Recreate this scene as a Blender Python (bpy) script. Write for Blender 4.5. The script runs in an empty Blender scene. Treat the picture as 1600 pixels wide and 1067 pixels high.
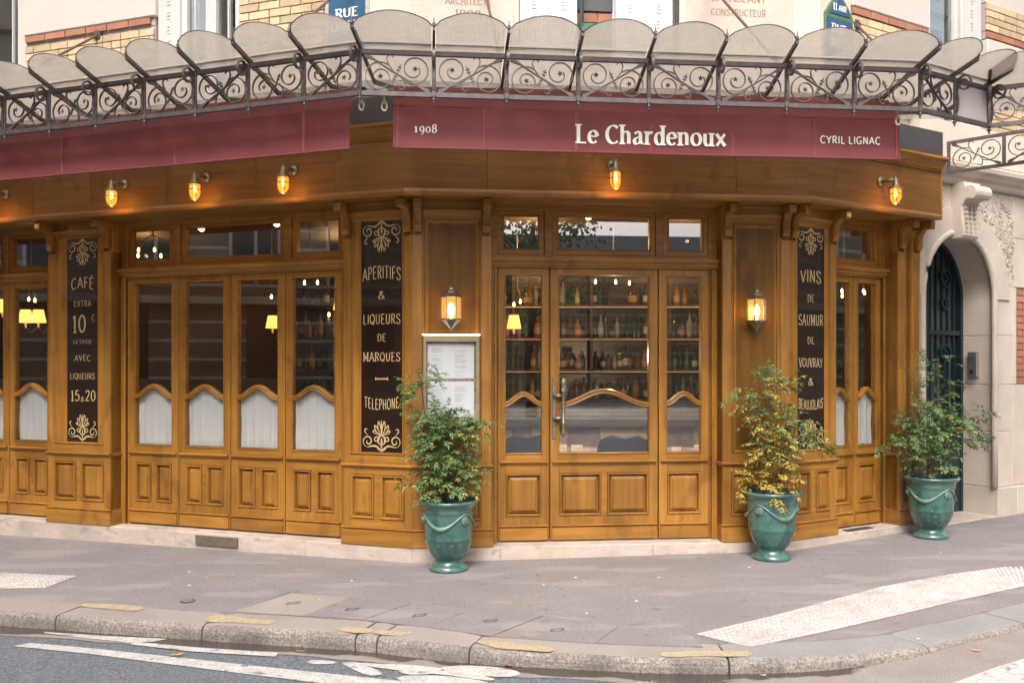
import bpy, bmesh, math, random
from mathutils import Vector, Matrix
random.seed(7)
R = math.radians
sin, cos, tan, pi = math.sin, math.cos, math.tan, math.pi
scn = bpy.context.scene
COL = scn.collection

# ------------------------------------------------------------------ camera, sky, sun, exposure
FPX, HOR, CH = 1400.0, 572.0, 1.6          # focal length and horizon in photo pixels, eye height in metres
cam = bpy.data.cameras.new('camera'); cam_o = bpy.data.objects.new('camera', cam); COL.objects.link(cam_o)
cam_o.location = (0, 0, CH); cam_o.rotation_euler = (R(90), 0, 0)
cam.sensor_width = 36; cam.lens = FPX / 1600 * 36; cam.shift_y = (HOR - 533.5) / 1600
cam.clip_start = .05; cam.clip_end = 400
scn.camera = cam_o
W = bpy.data.worlds.new('World'); scn.world = W; W.use_nodes = True
nt = W.node_tree
sky = nt.nodes.new('ShaderNodeTexSky'); sky.sky_type = 'NISHITA'; sky.sun_disc = False
SUN_EL, SUN_AZ = R(50), R(188)
sky.sun_elevation = SUN_EL; sky.sun_rotation = SUN_AZ; sky.air_density = 1.0; sky.dust_density = 6.0; sky.ozone_density = .6
hs = nt.nodes.new('ShaderNodeHueSaturation'); hs.inputs['Saturation'].default_value = .25
tw = nt.nodes.new('ShaderNodeMixRGB'); tw.blend_type = 'MULTIPLY'; tw.inputs[0].default_value = 1; tw.inputs[2].default_value = (1.0, .965, .945, 1)
nt.links.new(sky.outputs[0], hs.inputs['Color']); nt.links.new(hs.outputs[0], tw.inputs[1])
bg = nt.nodes['Background']; bg.inputs[1].default_value = .15; nt.links.new(tw.outputs[0], bg.inputs[0])
sl = bpy.data.lights.new('sun', 'SUN'); sl.energy = .85; sl.angle = R(24); sl.color = (1, .945, .87)
so = bpy.data.objects.new('sun', sl); COL.objects.link(so)
# sky azimuth runs clockwise from +Y
sd = Vector((sin(SUN_AZ) * cos(SUN_EL), cos(SUN_AZ) * cos(SUN_EL), sin(SUN_EL)))
so.rotation_euler = sd.to_track_quat('Z', 'Y').to_euler(); so.location = (0, -5, 20)
scn.view_settings.view_transform = 'Standard'; scn.view_settings.look = 'None'
scn.view_settings.gamma = 1; scn.view_settings.use_curve_mapping = False
scn.view_settings.exposure = 1.24
scn.cycles.max_bounces = 8; scn.cycles.transparent_max_bounces = 12; scn.cycles.diffuse_bounces = 4

# ------------------------------------------------------------------ frames
def gz(x): return .011 * (max(-12, min(12, x)) + .81)
class Frame:
    def __init__(s, O, a): s.O = O; s.a = a; s.u = (cos(a), sin(a)); s.n = (sin(a), -cos(a))
    def P(s, u, n, z): return (s.O[0] + s.u[0]*u + s.n[0]*n, s.O[1] + s.u[1]*u + s.n[1]*n, z)
    def hit(s, px, n=0, py=None):
        O = s.P(0, n, 0); rx = (px - 800) / FPX
        q = (rx*O[1] - O[0]) / (s.u[0] - rx*s.u[1])
        return q if py is None else (q, CH + (O[1] + s.u[1]*q) * (HOR - py) / FPX)
P1 = (-.813, 7.297)
fA = Frame(P1, R(-19.29)); fB = Frame(P1, R(5.63)); LB = 3.187
P2 = fB.P(LB, 0, 0)[:2]; fC = Frame(P2, R(30.8))
kAB = tan(R(24.92/2)); kBC = tan(R(25.17/2))
class Ident:
    a = 0
    def P(s, x, y, z): return (x, y, z)
ID = Ident()
def road_z(x, y):
    sm = lambda a, b: (lambda t: t*t*(3-2*t))(max(0, min(1, (x-a)/(b-a))))
    return gz(x) - .098 + .018*sm(-.6,.7) + .048*sm(1.3,2.7)
def G(px, py, fz=gz):                     # pixel -> point on a ground sheet
    rx, rz = (px-800)/FPX, (HOR-py)/FPX; t = 6.
    for _ in range(30): t = (fz(t*rx) - CH) / rz
    return (t*rx, t)
def GR(px, py): return G(px, py, lambda x: road_z(x, 0))

# ------------------------------------------------------------------ mesh builder
class MB:
    def __init__(s, fr=ID): s.v = []; s.f = []; s.fr = fr; s.ch = []
    def add(s, vs, fs, raw=False):
        b = len(s.v); s.ch.append((b, len(s.f)))
        s.v += [v if raw else s.fr.P(*v) for v in vs]; s.f += [tuple(b+i for i in f) for f in fs]; return s
    def box(s, u0, u1, n0, n1, z0, z1, k0=0, k1=0):
        vs = [(u0-k0*n0,n0,z0),(u1+k1*n0,n0,z0),(u1+k1*n1,n1,z0),(u0-k0*n1,n1,z0),(u0-k0*n0,n0,z1),(u1+k1*n0,n0,z1),(u1+k1*n1,n1,z1),(u0-k0*n1,n1,z1)]
        return s.add(vs, [(0,1,2,3),(4,5,6,7),(0,1,5,4),(1,2,6,5),(2,3,7,6),(3,0,4,7)])
    def prism(s, prof, u0, u1, k0=0, k1=0):     # profile in (n, z), run along u
        N = len(prof)
        vs = [(u0-k0*n, n, z) for n, z in prof] + [(u1+k1*n, n, z) for n, z in prof]
        return s.add(vs, [(i, (i+1)%N, (i+1)%N+N, i+N) for i in range(N)] + [tuple(range(N)), tuple(range(N, 2*N))])
    def plate(s, pts, n0, n1):                  # outline in (u, z), thickness along n
        N = len(pts)
        vs = [(u, n0, z) for u, z in pts] + [(u, n1, z) for u, z in pts]
        return s.add(vs, [(i, (i+1)%N, (i+1)%N+N, i+N) for i in range(N)] + [tuple(range(N)), tuple(range(N, 2*N))])
    def rings(s, rr, cap=True):                 # nested rectangles (u0,u1,z0,z1,n)
        vs = []; fs = []
        for (u0,u1,z0,z1,n) in rr: vs += [(u0,n,z0),(u1,n,z0),(u1,n,z1),(u0,n,z1)]
        for k in range(len(rr)-1):
            for i in range(4): j = (i+1)%4; fs.append((4*k+i,4*k+j,4*k+4+j,4*k+4+i))
        if cap: b = 4*(len(rr)-1); fs.append((b,b+1,b+2,b+3))
        return s.add(vs, fs)
    def loop(s, secs, closed=False, caps=True): # stitched cross sections
        N = len(secs[0]); vs = [p for q in secs for p in q]; fs = []; L = len(secs)
        for k in range(L if closed else L-1):
            a, b = k*N, ((k+1)%L)*N
            for i in range(N): j = (i+1)%N; fs.append((a+i,a+j,b+j,b+i))
        if caps and not closed: fs += [tuple(range(N)), tuple(range((L-1)*N, L*N))]
        return s.add(vs, fs)
    def strap(s, pts, n0, n1, th, plane='uz', taper=None):
        secs = []; L = len(pts)
        for i, (a, b) in enumerate(pts):
            p, q = pts[max(0,i-1)], pts[min(L-1,i+1)]
            dx, dy = q[0]-p[0], q[1]-p[1]; l = math.hypot(dx, dy) or 1; t = (taper[i] if taper else th)/2
            ox, oy = -dy/l*t, dx/l*t
            if plane == 'uz': secs.append([(a+ox,n0,b+oy),(a-ox,n0,b-oy),(a-ox,n1,b-oy),(a+ox,n1,b+oy)])
            else: secs.append([(n0,a+ox,b+oy),(n0,a-ox,b-oy),(n1,a-ox,b-oy),(n1,a+ox,b+oy)])   # curve in (n,z)
        return s.loop(secs)
    def tube(s, pts, r, seg=6, radii=None, closed=False):
        pts = [Vector(p) for p in pts]; secs = []; L = len(pts)
        for i, p in enumerate(pts):
            a = pts[(i-1) % L] if closed else pts[max(0,i-1)]; b = pts[(i+1) % L] if closed else pts[min(L-1,i+1)]
            d = (b-a).normalized() if (b-a).length > 1e-9 else Vector((0,0,1))
            e = d.cross(Vector((0,0,1)) if abs(d.z) < .95 else Vector((1,0,0))).normalized(); g = d.cross(e)
            rr = radii[i] if radii else r
            secs.append([tuple(p + (e*cos(t)+g*sin(t))*rr) for t in [2*pi*k/seg for k in range(seg)]])
        return s.loop(secs, closed=closed)
    def lathe(s, prof, c=(0,0,0), seg=24, closed=False):
        secs = [[(c[0]+r*cos(2*pi*k/seg), c[1]+r*sin(2*pi*k/seg), c[2]+z) for k in range(seg)] for r, z in prof]
        return s.loop(secs, closed=closed)
    def sheet(s, grid):                         # grid rows of points
        w = len(grid[0]); vs = [p for r in grid for p in r]
        return s.add(vs, [(i*w+j,i*w+j+1,(i+1)*w+j+1,(i+1)*w+j) for i in range(len(grid)-1) for j in range(w-1)])
    def flat(s, pts, z): return s.add([(x, y, z(x, y) if callable(z) else z) for x, y in pts], [tuple(range(len(pts)))])
    def mesh(s, name, off=(0,0,0), smooth=False):
        me = bpy.data.meshes.new(name)
        me.from_pydata([(x-off[0], y-off[1], z-off[2]) for x, y, z in s.v], [], s.f)
        bm = bmesh.new(); bm.from_mesh(me); bmesh.ops.recalc_face_normals(bm, faces=bm.faces)
        bm.to_mesh(me); bm.free()
        if smooth:
            for p in me.polygons: p.use_smooth = True
        return me
OFF = {}
def obj(name, mb, mat, parent=None, bevel=0, smooth=False, kind=None, label=None):
    off = OFF.get(parent.name, (0,0,0)) if parent else (0,0,0)
    me = mb.mesh(name, off, smooth); me.materials.append(mat)
    o = bpy.data.objects.new(name, me); COL.objects.link(o)
    if parent: o.parent = parent; OFF[o.name] = off
    if bevel:
        m = o.modifiers.new('bevel', 'BEVEL'); m.width = bevel; m.segments = 1; m.limit_method = 'ANGLE'; m.angle_limit = R(40)
    if kind: o['kind'] = kind
    if label: o['label'] = label
    return o
def objs(name, mb, mat, parent=None, **k):
    """each piece added to the builder becomes an object of its own"""
    out = []; ch = mb.ch+[(len(mb.v), len(mb.f))]
    for (v0, f0), (v1, f1) in zip(ch, ch[1:]):
        q = MB(); q.v = mb.v[v0:v1]; q.f = [tuple(i-v0 for i in f) for f in mb.f[f0:f1]]; out.append(obj(name, q, mat, parent, **k))
    return out[0]
def thing(name, label, cat, loc=(0,0,0), rz=0, group=None, world=False):
    """Empty at the thing's base; world=True means its parts are written in world coordinates."""
    o = bpy.data.objects.new(name, None); COL.objects.link(o); o.empty_display_size = .1
    o.location = loc; o.rotation_euler = (0,0,rz); o['label'] = label; o['category'] = cat
    if group: o['group'] = group
    OFF[o.name] = tuple(loc) if world else (0,0,0)
    return o
def tag(o, label, cat, group=None):
    o['label'] = label; o['category'] = cat
    if group: o['group'] = group
    return o
def struct(name, mb, mat, **k): return obj(name, mb, mat, kind='structure', **k)
def kids(o): return [c for c in bpy.data.objects if c.parent == o]
def copy_tree(o, parent=None):
    c = o.copy(); COL.objects.link(c); c.parent = parent
    OFF[c.name] = OFF.get(o.name, (0,0,0))
    for k in kids(o): copy_tree(k, c)
    return c
def share(o, loc=None, rot=None, scale=None, parent=None):
    c = o.copy(); COL.objects.link(c); c.parent = parent if parent else o.parent
    if loc is not None: c.location = loc
    if rot is not None: c.rotation_euler = rot
    if scale is not None: c.scale = scale
    return c

# ------------------------------------------------------------------ materials
def mat(name, c1, c2=None, scale=(4,4,4), rough=.6, metal=0, bump=0, bscale=None, detail=6, spec=.5, coat=0, rnd=0, c3=None, c3scale=1.2, c3amt=.5, rough2=None, fine=0, fa=.28):
    m = bpy.data.materials.new(name); m.use_nodes = True; t = m.node_tree; N = t.nodes; L = t.links
    b = N['Principled BSDF']; b.inputs['Roughness'].default_value = rough; b.inputs['Metallic'].default_value = metal
    b.inputs['Specular IOR Level'].default_value = spec; b.inputs['Coat Weight'].default_value = coat; b.inputs['Coat Roughness'].default_value = .15
    tc = N.new('ShaderNodeTexCoord'); mp = N.new('ShaderNodeMapping'); mp.inputs['Scale'].default_value = scale
    L.new(tc.outputs['Object'], mp.inputs[0])
    oi = N.new('ShaderNodeObjectInfo')
    if rnd:
        ad = N.new('ShaderNodeVectorMath'); ad.operation = 'ADD'; mu = N.new('ShaderNodeMath'); mu.operation = 'MULTIPLY'; mu.inputs[1].default_value = 37
        L.new(oi.outputs['Random'], mu.inputs[0]); L.new(mp.outputs[0], ad.inputs[0]); L.new(mu.outputs[0], ad.inputs[1]); src = ad.outputs[0]
    else: src = mp.outputs[0]
    col = None
    if c2:
        n = N.new('ShaderNodeTexNoise'); n.inputs['Scale'].default_value = 1; n.inputs['Detail'].default_value = detail; n.inputs['Roughness'].default_value = .6
        L.new(src, n.inputs[0]); r = N.new('ShaderNodeValToRGB'); r.color_ramp.elements[0].position = .32; r.color_ramp.elements[1].position = .68
        r.color_ramp.elements[0].color = (*c2, 1); r.color_ramp.elements[1].color = (*c1, 1)
        L.new(n.outputs[0], r.inputs[0]); col = r.outputs[0]; nz = n
        if c3:
            n3 = N.new('ShaderNodeTexNoise'); n3.inputs['Scale'].default_value = c3scale; n3.inputs['Detail'].default_value = 5; L.new(tc.outputs['Object'], n3.inputs[0])
            r3 = N.new('ShaderNodeValToRGB'); r3.color_ramp.elements[0].position = .48; r3.color_ramp.elements[1].position = .7
            L.new(n3.outputs[0], r3.inputs[0]); am = N.new('ShaderNodeMath'); am.operation = 'MULTIPLY'; am.inputs[1].default_value = c3amt; L.new(r3.outputs[0], am.inputs[0])
            mx = N.new('ShaderNodeMixRGB'); L.new(am.outputs[0], mx.inputs[0]); L.new(col, mx.inputs[1]); mx.inputs[2].default_value = (*c3, 1); col = mx.outputs[0]
        if fine:
            n4 = N.new('ShaderNodeTexNoise'); n4.inputs['Scale'].default_value = fine; n4.inputs['Detail'].default_value = 2; L.new(tc.outputs['Object'], n4.inputs[0])
            r4 = N.new('ShaderNodeMapRange'); r4.inputs[1].default_value = .3; r4.inputs[2].default_value = .7; r4.inputs[3].default_value = 1-fa; r4.inputs[4].default_value = 1+fa; L.new(n4.outputs[0], r4.inputs[0])
            m4 = N.new('ShaderNodeVectorMath'); m4.operation = 'SCALE'; L.new(col, m4.inputs[0]); L.new(r4.outputs[0], m4.inputs['Scale']); col = m4.outputs[0]
        if rnd:
            h = N.new('ShaderNodeHueSaturation'); mr = N.new('ShaderNodeMapRange'); mr.inputs[3].default_value = 1-rnd; mr.inputs[4].default_value = 1+rnd
            L.new(oi.outputs['Random'], mr.inputs[0]); L.new(mr.outputs[0], h.inputs['Value']); L.new(col, h.inputs['Color']); col = h.outputs[0]
        L.new(col, b.inputs['Base Color'])
        if rough2 is not None:
            mr = N.new('ShaderNodeMapRange'); mr.inputs[3].default_value = rough2; mr.inputs[4].default_value = rough; L.new(n.outputs[0], mr.inputs[0]); L.new(mr.outputs[0], b.inputs['Roughness'])
        if bump:
            bp = N.new('ShaderNodeBump'); bp.inputs['Strength'].default_value = bump; bp.inputs['Distance'].default_value = .01
            if bscale:
                n2 = N.new('ShaderNodeTexNoise'); n2.inputs['Scale'].default_value = bscale; n2.inputs['Detail'].default_value = 4; L.new(tc.outputs['Object'], n2.inputs[0]); L.new(n2.outputs[0], bp.inputs['Height'])
            else: L.new(n.outputs[0], bp.inputs['Height'])
            L.new(bp.outputs[0], b.inputs['Normal'])
    else: b.inputs['Base Color'].default_value = (*c1, 1)
    return m
def emis(name, col, st):
    m = bpy.data.materials.new(name); m.use_nodes = True; b = m.node_tree.nodes['Principled BSDF']
    b.inputs['Base Color'].default_value = (*col, 1); b.inputs['Emission Color'].default_value = (*col, 1); b.inputs['Emission Strength'].default_value = st
    return m
def glass(name, tint=(.95,.97,.95), refl=.0, ior=1.9, rough=0, body=None, bodyamt=0, wave=0, emit=None, est=0):
    m = bpy.data.materials.new(name); m.use_nodes = True; t = m.node_tree; N = t.nodes; L = t.links; N.clear()
    out = N.new('ShaderNodeOutputMaterial'); tr = N.new('ShaderNodeBsdfTransparent'); tr.inputs[0].default_value = (*tint, 1)
    gl = N.new('ShaderNodeBsdfGlossy'); gl.inputs['Roughness'].default_value = rough
    lw = N.new('ShaderNodeLayerWeight'); lw.inputs[0].default_value = .5; pw = N.new('ShaderNodeMath'); pw.operation = 'POWER'; pw.inputs[1].default_value = 5; L.new(lw.outputs['Facing'], pw.inputs[0])
    r0 = ((ior-1)/(ior+1))**2; fr = N.new('ShaderNodeMath'); fr.operation = 'MULTIPLY_ADD'; fr.inputs[1].default_value = (1-r0)*.8; fr.inputs[2].default_value = r0; L.new(pw.outputs[0], fr.inputs[0])
    mx = N.new('ShaderNodeMixShader'); a = N.new('ShaderNodeMath'); a.operation = 'ADD'; a.inputs[1].default_value = refl; a.use_clamp = True
    L.new(fr.outputs[0], a.inputs[0]); L.new(a.outputs[0], mx.inputs[0])
    base = tr.outputs[0]
    if body:
        df = N.new('ShaderNodeBsdfDiffuse'); df.inputs[0].default_value = (*body, 1); tl = N.new('ShaderNodeBsdfTranslucent'); tl.inputs[0].default_value = (*body, 1)
        m2 = N.new('ShaderNodeMixShader'); m2.inputs[0].default_value = .6; L.new(df.outputs[0], m2.inputs[1]); L.new(tl.outputs[0], m2.inputs[2])
        m3 = N.new('ShaderNodeMixShader'); m3.inputs[0].default_value = bodyamt; L.new(tr.outputs[0], m3.inputs[1]); L.new(m2.outputs[0], m3.inputs[2]); base = m3.outputs[0]
        tc = N.new('ShaderNodeTexCoord'); n5 = N.new('ShaderNodeTexNoise'); n5.inputs['Scale'].default_value = 3; n5.inputs['Detail'].default_value = 5; L.new(tc.outputs['Object'], n5.inputs[0])
        mr = N.new('ShaderNodeMapRange'); mr.inputs[1].default_value = .3; mr.inputs[2].default_value = .75; mr.inputs[3].default_value = bodyamt-.12; mr.inputs[4].default_value = bodyamt+.22; L.new(n5.outputs[0], mr.inputs[0]); oi = N.new('ShaderNodeObjectInfo'); ma = N.new('ShaderNodeMath'); ma.operation = 'MULTIPLY_ADD'; ma.inputs[1].default_value = .22; L.new(oi.outputs['Random'], ma.inputs[0]); L.new(mr.outputs[0], ma.inputs[2]); L.new(ma.outputs[0], m3.inputs[0])
    if emit:
        em = N.new('ShaderNodeEmission'); em.inputs[0].default_value = (*emit, 1); em.inputs[1].default_value = est
        ad = N.new('ShaderNodeAddShader'); L.new(base, ad.inputs[0]); L.new(em.outputs[0], ad.inputs[1]); base = ad.outputs[0]
    if wave:
        tc = N.new('ShaderNodeTexCoord'); wv = N.new('ShaderNodeTexWave'); wv.inputs['Scale'].default_value = wave; wv.bands_direction = 'X'
        wv2 = N.new('ShaderNodeTexWave'); wv2.inputs['Scale'].default_value = wave; wv2.bands_direction = 'Y'; am = N.new('ShaderNodeMath'); am.operation = 'ADD'
        L.new(tc.outputs['Object'], wv.inputs[0]); L.new(tc.outputs['Object'], wv2.inputs[0]); L.new(wv.outputs[1], am.inputs[0]); L.new(wv2.outputs[1], am.inputs[1])
        bp = N.new('ShaderNodeBump'); bp.inputs['Strength'].default_value = .5; bp.inputs['Distance'].default_value = .003; L.new(am.outputs[0], bp.inputs['Height'])
        L.new(bp.outputs[0], gl.inputs['Normal'])
        if body:
            L.new(bp.outputs[0], df.inputs['Normal'])
            wm = N.new('ShaderNodeMapRange'); wm.inputs[2].default_value = 2; wm.inputs[3].default_value = .8; wm.inputs[4].default_value = 1.12; L.new(am.outputs[0], wm.inputs[0])
            sc = N.new('ShaderNodeVectorMath'); sc.operation = 'SCALE'; sc.inputs[0].default_value = tint; L.new(wm.outputs[0], sc.inputs['Scale']); L.new(sc.outputs[0], tr.inputs[0])
    L.new(base, mx.inputs[1]); L.new(gl.outputs[0], mx.inputs[2]); L.new(mx.outputs[0], out.inputs[0])
    return m
WD1, WD2, WD3 = (.36,.172,.031), (.235,.100,.017), (.135,.053,.010)
wood_v = mat('wood vertical grain', WD1, WD2, (22,22,1.3), .40, bump=.06, coat=.10, spec=.35, rnd=.14, c3=WD3, c3scale=1.9, c3amt=.42)
wood_h = mat('wood horizontal grain', WD1, WD2, (1.3,3,22), .40, bump=.06, coat=.10, spec=.35, rnd=.14, c3=WD3, c3scale=1.9, c3amt=.42)
wood_f = mat('plywood fascia', (.24,.115,.032), (.165,.073,.018), (1.1,1.1,26),   .45, bump=.04, coat=.05, spec=.3, rnd=.08, c3=(.15,.062,.016), c3scale=1.2, c3amt=.5)
ironm = mat('grey painted wrought iron', (.13,.11,.11), (.08,.068,.07), (20,20,20), .45, metal=.3, bump=.15)
brass = mat('aged grey brass', (.32,.27,.2), (.2,.165,.12), (40,40,40), .42, metal=.75, bump=.1)
goldm = mat('gilt paint', (.60,.46,.25), (.46,.33,.15), (30,30,30), .4, metal=.15)
canvas = mat('burgundy awning canvas', (.185,.040,.042), (.158,.033,.035), (1.5,1.5,5), .75, bump=.25, bscale=2.2, fine=400)
def spots(m_, scale, thr, col, amt, stretch=(1,1,1)):
    t = m_.node_tree; N = t.nodes; L = t.links; b = N['Principled BSDF']; old = b.inputs['Base Color'].links[0].from_socket
    tc = N.new('ShaderNodeTexCoord'); mp = N.new('ShaderNodeMapping'); mp.inputs['Scale'].default_value = stretch; no = N.new('ShaderNodeTexNoise'); no.inputs['Scale'].default_value = scale; no.inputs['Detail'].default_value = 3
    L.new(tc.outputs['Object'], mp.inputs[0]); L.new(mp.outputs[0], no.inputs[0]); r = N.new('ShaderNodeMapRange'); r.inputs[1].default_value = thr; r.inputs[2].default_value = thr+.06; r.inputs[4].default_value = amt; L.new(no.outputs[0], r.inputs[0])
    mx = N.new('ShaderNodeMixRGB'); L.new(r.outputs[0], mx.inputs[0]); L.new(old, mx.inputs[1]); mx.inputs[2].default_value = (*col, 1); L.new(mx.outputs[0], b.inputs['Base Color'])
whitep = mat('cream print', (.80,.77,.70))
stone = mat('cream limestone', (.60,.53,.45), (.52,.455,.385), (2.5,2.5,2.5), .85, bump=.15, bscale=60, c3=(.33,.27,.22), c3scale=1.3, c3amt=.5, fine=90, fa=.07)
stone2 = mat('carved limestone', (.56,.485,.415), (.48,.41,.35), (3,3,3), .85, bump=.2, bscale=45, c3=(.3,.245,.2), c3scale=.9, c3amt=.55, fine=80, fa=.07, rnd=.04)
render_w = mat('pale painted render', (.53,.485,.445), (.49,.445,.405), (1,1,1), .85, bump=.05, bscale=50)
step_m = mat('worn pale stone step', (.52,.44,.375), (.42,.35,.30), (5,5,14), .75, bump=.2, bscale=50, c3=(.3,.25,.21), c3scale=3.2, c3amt=.6, fine=130, fa=.12)
brick_y = mat('yellow brick', (.55,.43,.28), (.45,.33,.20), (9,9,9), .85, bump=.3, bscale=60, rnd=.24, c3=(.50,.25,.09), c3scale=4.5, c3amt=.45)
brick_o = mat('orange red brick', (.37,.165,.10), (.30,.12,.07), (9,9,9), .8, bump=.3, bscale=60, rnd=.14)
brick_g = mat('green glazed brick', (.03,.2,.11), (.02,.15,.08), (9,9,9), .25)
mortar = mat('pale mortar', (.40,.36,.33), (.34,.30,.275), (9,9,9), .95)
whitepaint = mat('white painted joinery', (.56,.545,.53), (.5,.485,.47), (5,5,5), .45)
pavem = mat('pavement asphalt', (.225,.206,.209), (.188,.172,.176), (1.3,1.3,1.3), .85, bump=.35, bscale=240, c3=(.19,.168,.165), c3scale=.8, c3amt=.75, fine=130, fa=.30)
slabm = mat('cement pavement slab', (.30,.265,.24), (.25,.22,.20), (2,2,2), .85, bump=.35, bscale=200, fine=220, rnd=.06)
granite = mat('kerb granite', (.31,.275,.26), (.27,.238,.226), (60,60,60), .8, bump=.35, bscale=110, detail=2, c3=(.21,.185,.178), c3scale=2.0, c3amt=.5, fine=160, fa=.15, rnd=.07)
granite_b = mat('blue grey kerb granite', (.255,.25,.245), (.21,.21,.208), (60,60,60), .8, bump=.35, bscale=110, detail=2, c3=(.15,.16,.165), c3scale=2.0, c3amt=.5, fine=160, fa=.18, rnd=.05)
granite_f = mat('grimy kerb face', (.30,.265,.24), (.15,.13,.118), (60,60,60), .85, bump=.5, bscale=110, detail=2, c3=(.075,.07,.068), c3scale=3.0, c3amt=.6, fine=120)
roadm = mat('road asphalt', (.17,.185,.20), (.065,.08,.095), (55,55,55), .8, bump=.8, bscale=110, detail=3, fine=120, fa=.45)
paintw = mat('worn white road paint', (.50,.485,.47), (.38,.37,.36), (9,9,9), .7, bump=.2, bscale=120, fine=60, c3=(.25,.25,.25), c3scale=14, c3amt=.35)
painty = mat('worn yellow kerb paint', (.44,.345,.20), (.36,.29,.19), (12,12,12), .75, fine=70, c3=(.28,.23,.17), c3scale=12, c3amt=.6)
tactm = mat('white tactile strip', (.50,.465,.445), (.42,.385,.365), (4,4,4), .75, c3=(.3,.27,.25), c3scale=2.5, c3amt=.5, fine=50)
darkm = mat('dark painted zinc', (.06,.055,.058), (.045,.042,.045), (2,2,2), .5)
blackm = mat('near black', (.012,.012,.013))
signm = mat('dark sign ground', (.024,.009,.005), (.010,.005,.004), (3,3,3), .04, spec=.7, coat=.6)
signm.node_tree.nodes['Principled BSDF'].inputs['Coat IOR'].default_value = 1.65
spots(paintw, 16, .615, (.10,.115,.13), .75); spots(paintw, 60, .62, (.12,.13,.145), .7); spots(painty, 22, .57, (.27,.24,.228), .85); spots(painty, 80, .55, (.25,.22,.21), .6)
for w_ in (wood_v, wood_h, wood_f): spots(w_, 5, .60, (.12,.05,.013), .4, (1,1,.5))
spots(pavem, 7, .66, (.12,.105,.10), .7, (1,1.6,1)); spots(pavem, 2.2, .56, (.33,.30,.295), .35, (.5,1.4,1)); spots(pavem, 30, .70, (.42,.39,.37), .6); spots(step_m, 5, .60, (.26,.21,.18), .5, (1,1,2)); tactb = mat('dirty tactile ground', (.42,.395,.38), (.34,.32,.31), (4,4,4), .8, fine=60, fa=.15)
spots(tactm, 3.2, .56, (.27,.24,.225), .6, (1,1.4,1))
pane = glass('window glass', (.93,.94,.93), .035, 1.75)
pane_t = glass('transom glass', (.9,.9,.9), .16, 1.75)
canglass = glass('ribbed canopy glass', (.84,.82,.79), .02, 1.4, .2, body=(.72,.68,.63), bodyamt=.45, wave=12)
curtain_m = bpy.data.materials.new('white voile'); curtain_m.use_nodes = True
_b = curtain_m.node_tree.nodes['Principled BSDF']; _b.inputs['Base Color'].default_value = (.70,.685,.69,1); _b.inputs['Roughness'].default_value = .9
teal = mat('teal green glazed pottery', (.065,.155,.13), (.03,.095,.085), (5,5,2.2), .22, bump=.25, bscale=14, coat=.5, c3=(.12,.2,.15), c3scale=5, c3amt=.5, rnd=.06)
teal2 = mat('worn pale teal glaze', (.17,.26,.21), (.07,.15,.125), (9,9,9), .3, coat=.3, bump=.2)
spots(teal, 6, .55, (.012,.055,.055), .6, (1,1,.45)); spots(teal, 26, .62, (.14,.24,.19), .5)
soil = mat('potting soil', (.04,.028,.02), (.02,.014,.01), (30,30,30), .95, bump=1)
leaf_g = mat('green nandina leaves', (.16,.25,.08), (.055,.13,.05), (9,9,9), .5)
leaf_y = mat('yellow nandina leaves', (.52,.34,.04), (.32,.26,.035), (9,9,9), .5)
leaf_r = mat('russet leaves', (.33,.14,.04), (.2,.10,.03), (9,9,9), .5)
twig = mat('twig bark', (.12,.075,.045), (.07,.045,.03), (30,30,30), .8)
amber = glass('lit amber lamp glass', (.95,.62,.22), .02, 1.4, .05, emit=(1,.38,.05), est=.38)
bulb_m = emis('lit filament bulb', (1,.60,.22), 9)
bulb_in = emis('lit small bulb', (1,.55,.16), 12)
shade_m = emis('lit pleated lamp shade', (1,.50,.12), 1.1)
led = emis('white light strip', (1,.93,.85), 1.7)

# ------------------------------------------------------------------ hand-drawn lettering
def arc(cx, cy, rx, ry, a0, a1, n=14): return [(cx+rx*cos(R(a0+(a1-a0)*i/n)), cy+ry*sin(R(a0+(a1-a0)*i/n))) for i in range(n+1)]
def cr(P, n=5):
    Q = [P[0]]+list(P)+[P[-1]]; out = []
    for i in range(1, len(Q)-2):
        p0,p1,p2,p3 = Q[i-1:i+3]
        for k in range(n):
            t = k/n; out.append(tuple(.5*((2*p1[j])+(-p0[j]+p2[j])*t+(2*p0[j]-5*p1[j]+4*p2[j]-p3[j])*t*t+(-p0[j]+3*p1[j]-3*p2[j]+p3[j])*t**3) for j in (0,1)))
    out.append(P[-1]); return out
_S = cr([(.6,.80),(.5,.95),(.33,1),(.13,.91),(.08,.74),(.2,.58),(.46,.45),(.61,.28),(.54,.08),(.33,0),(.14,.05),(.04,.2)])
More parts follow.
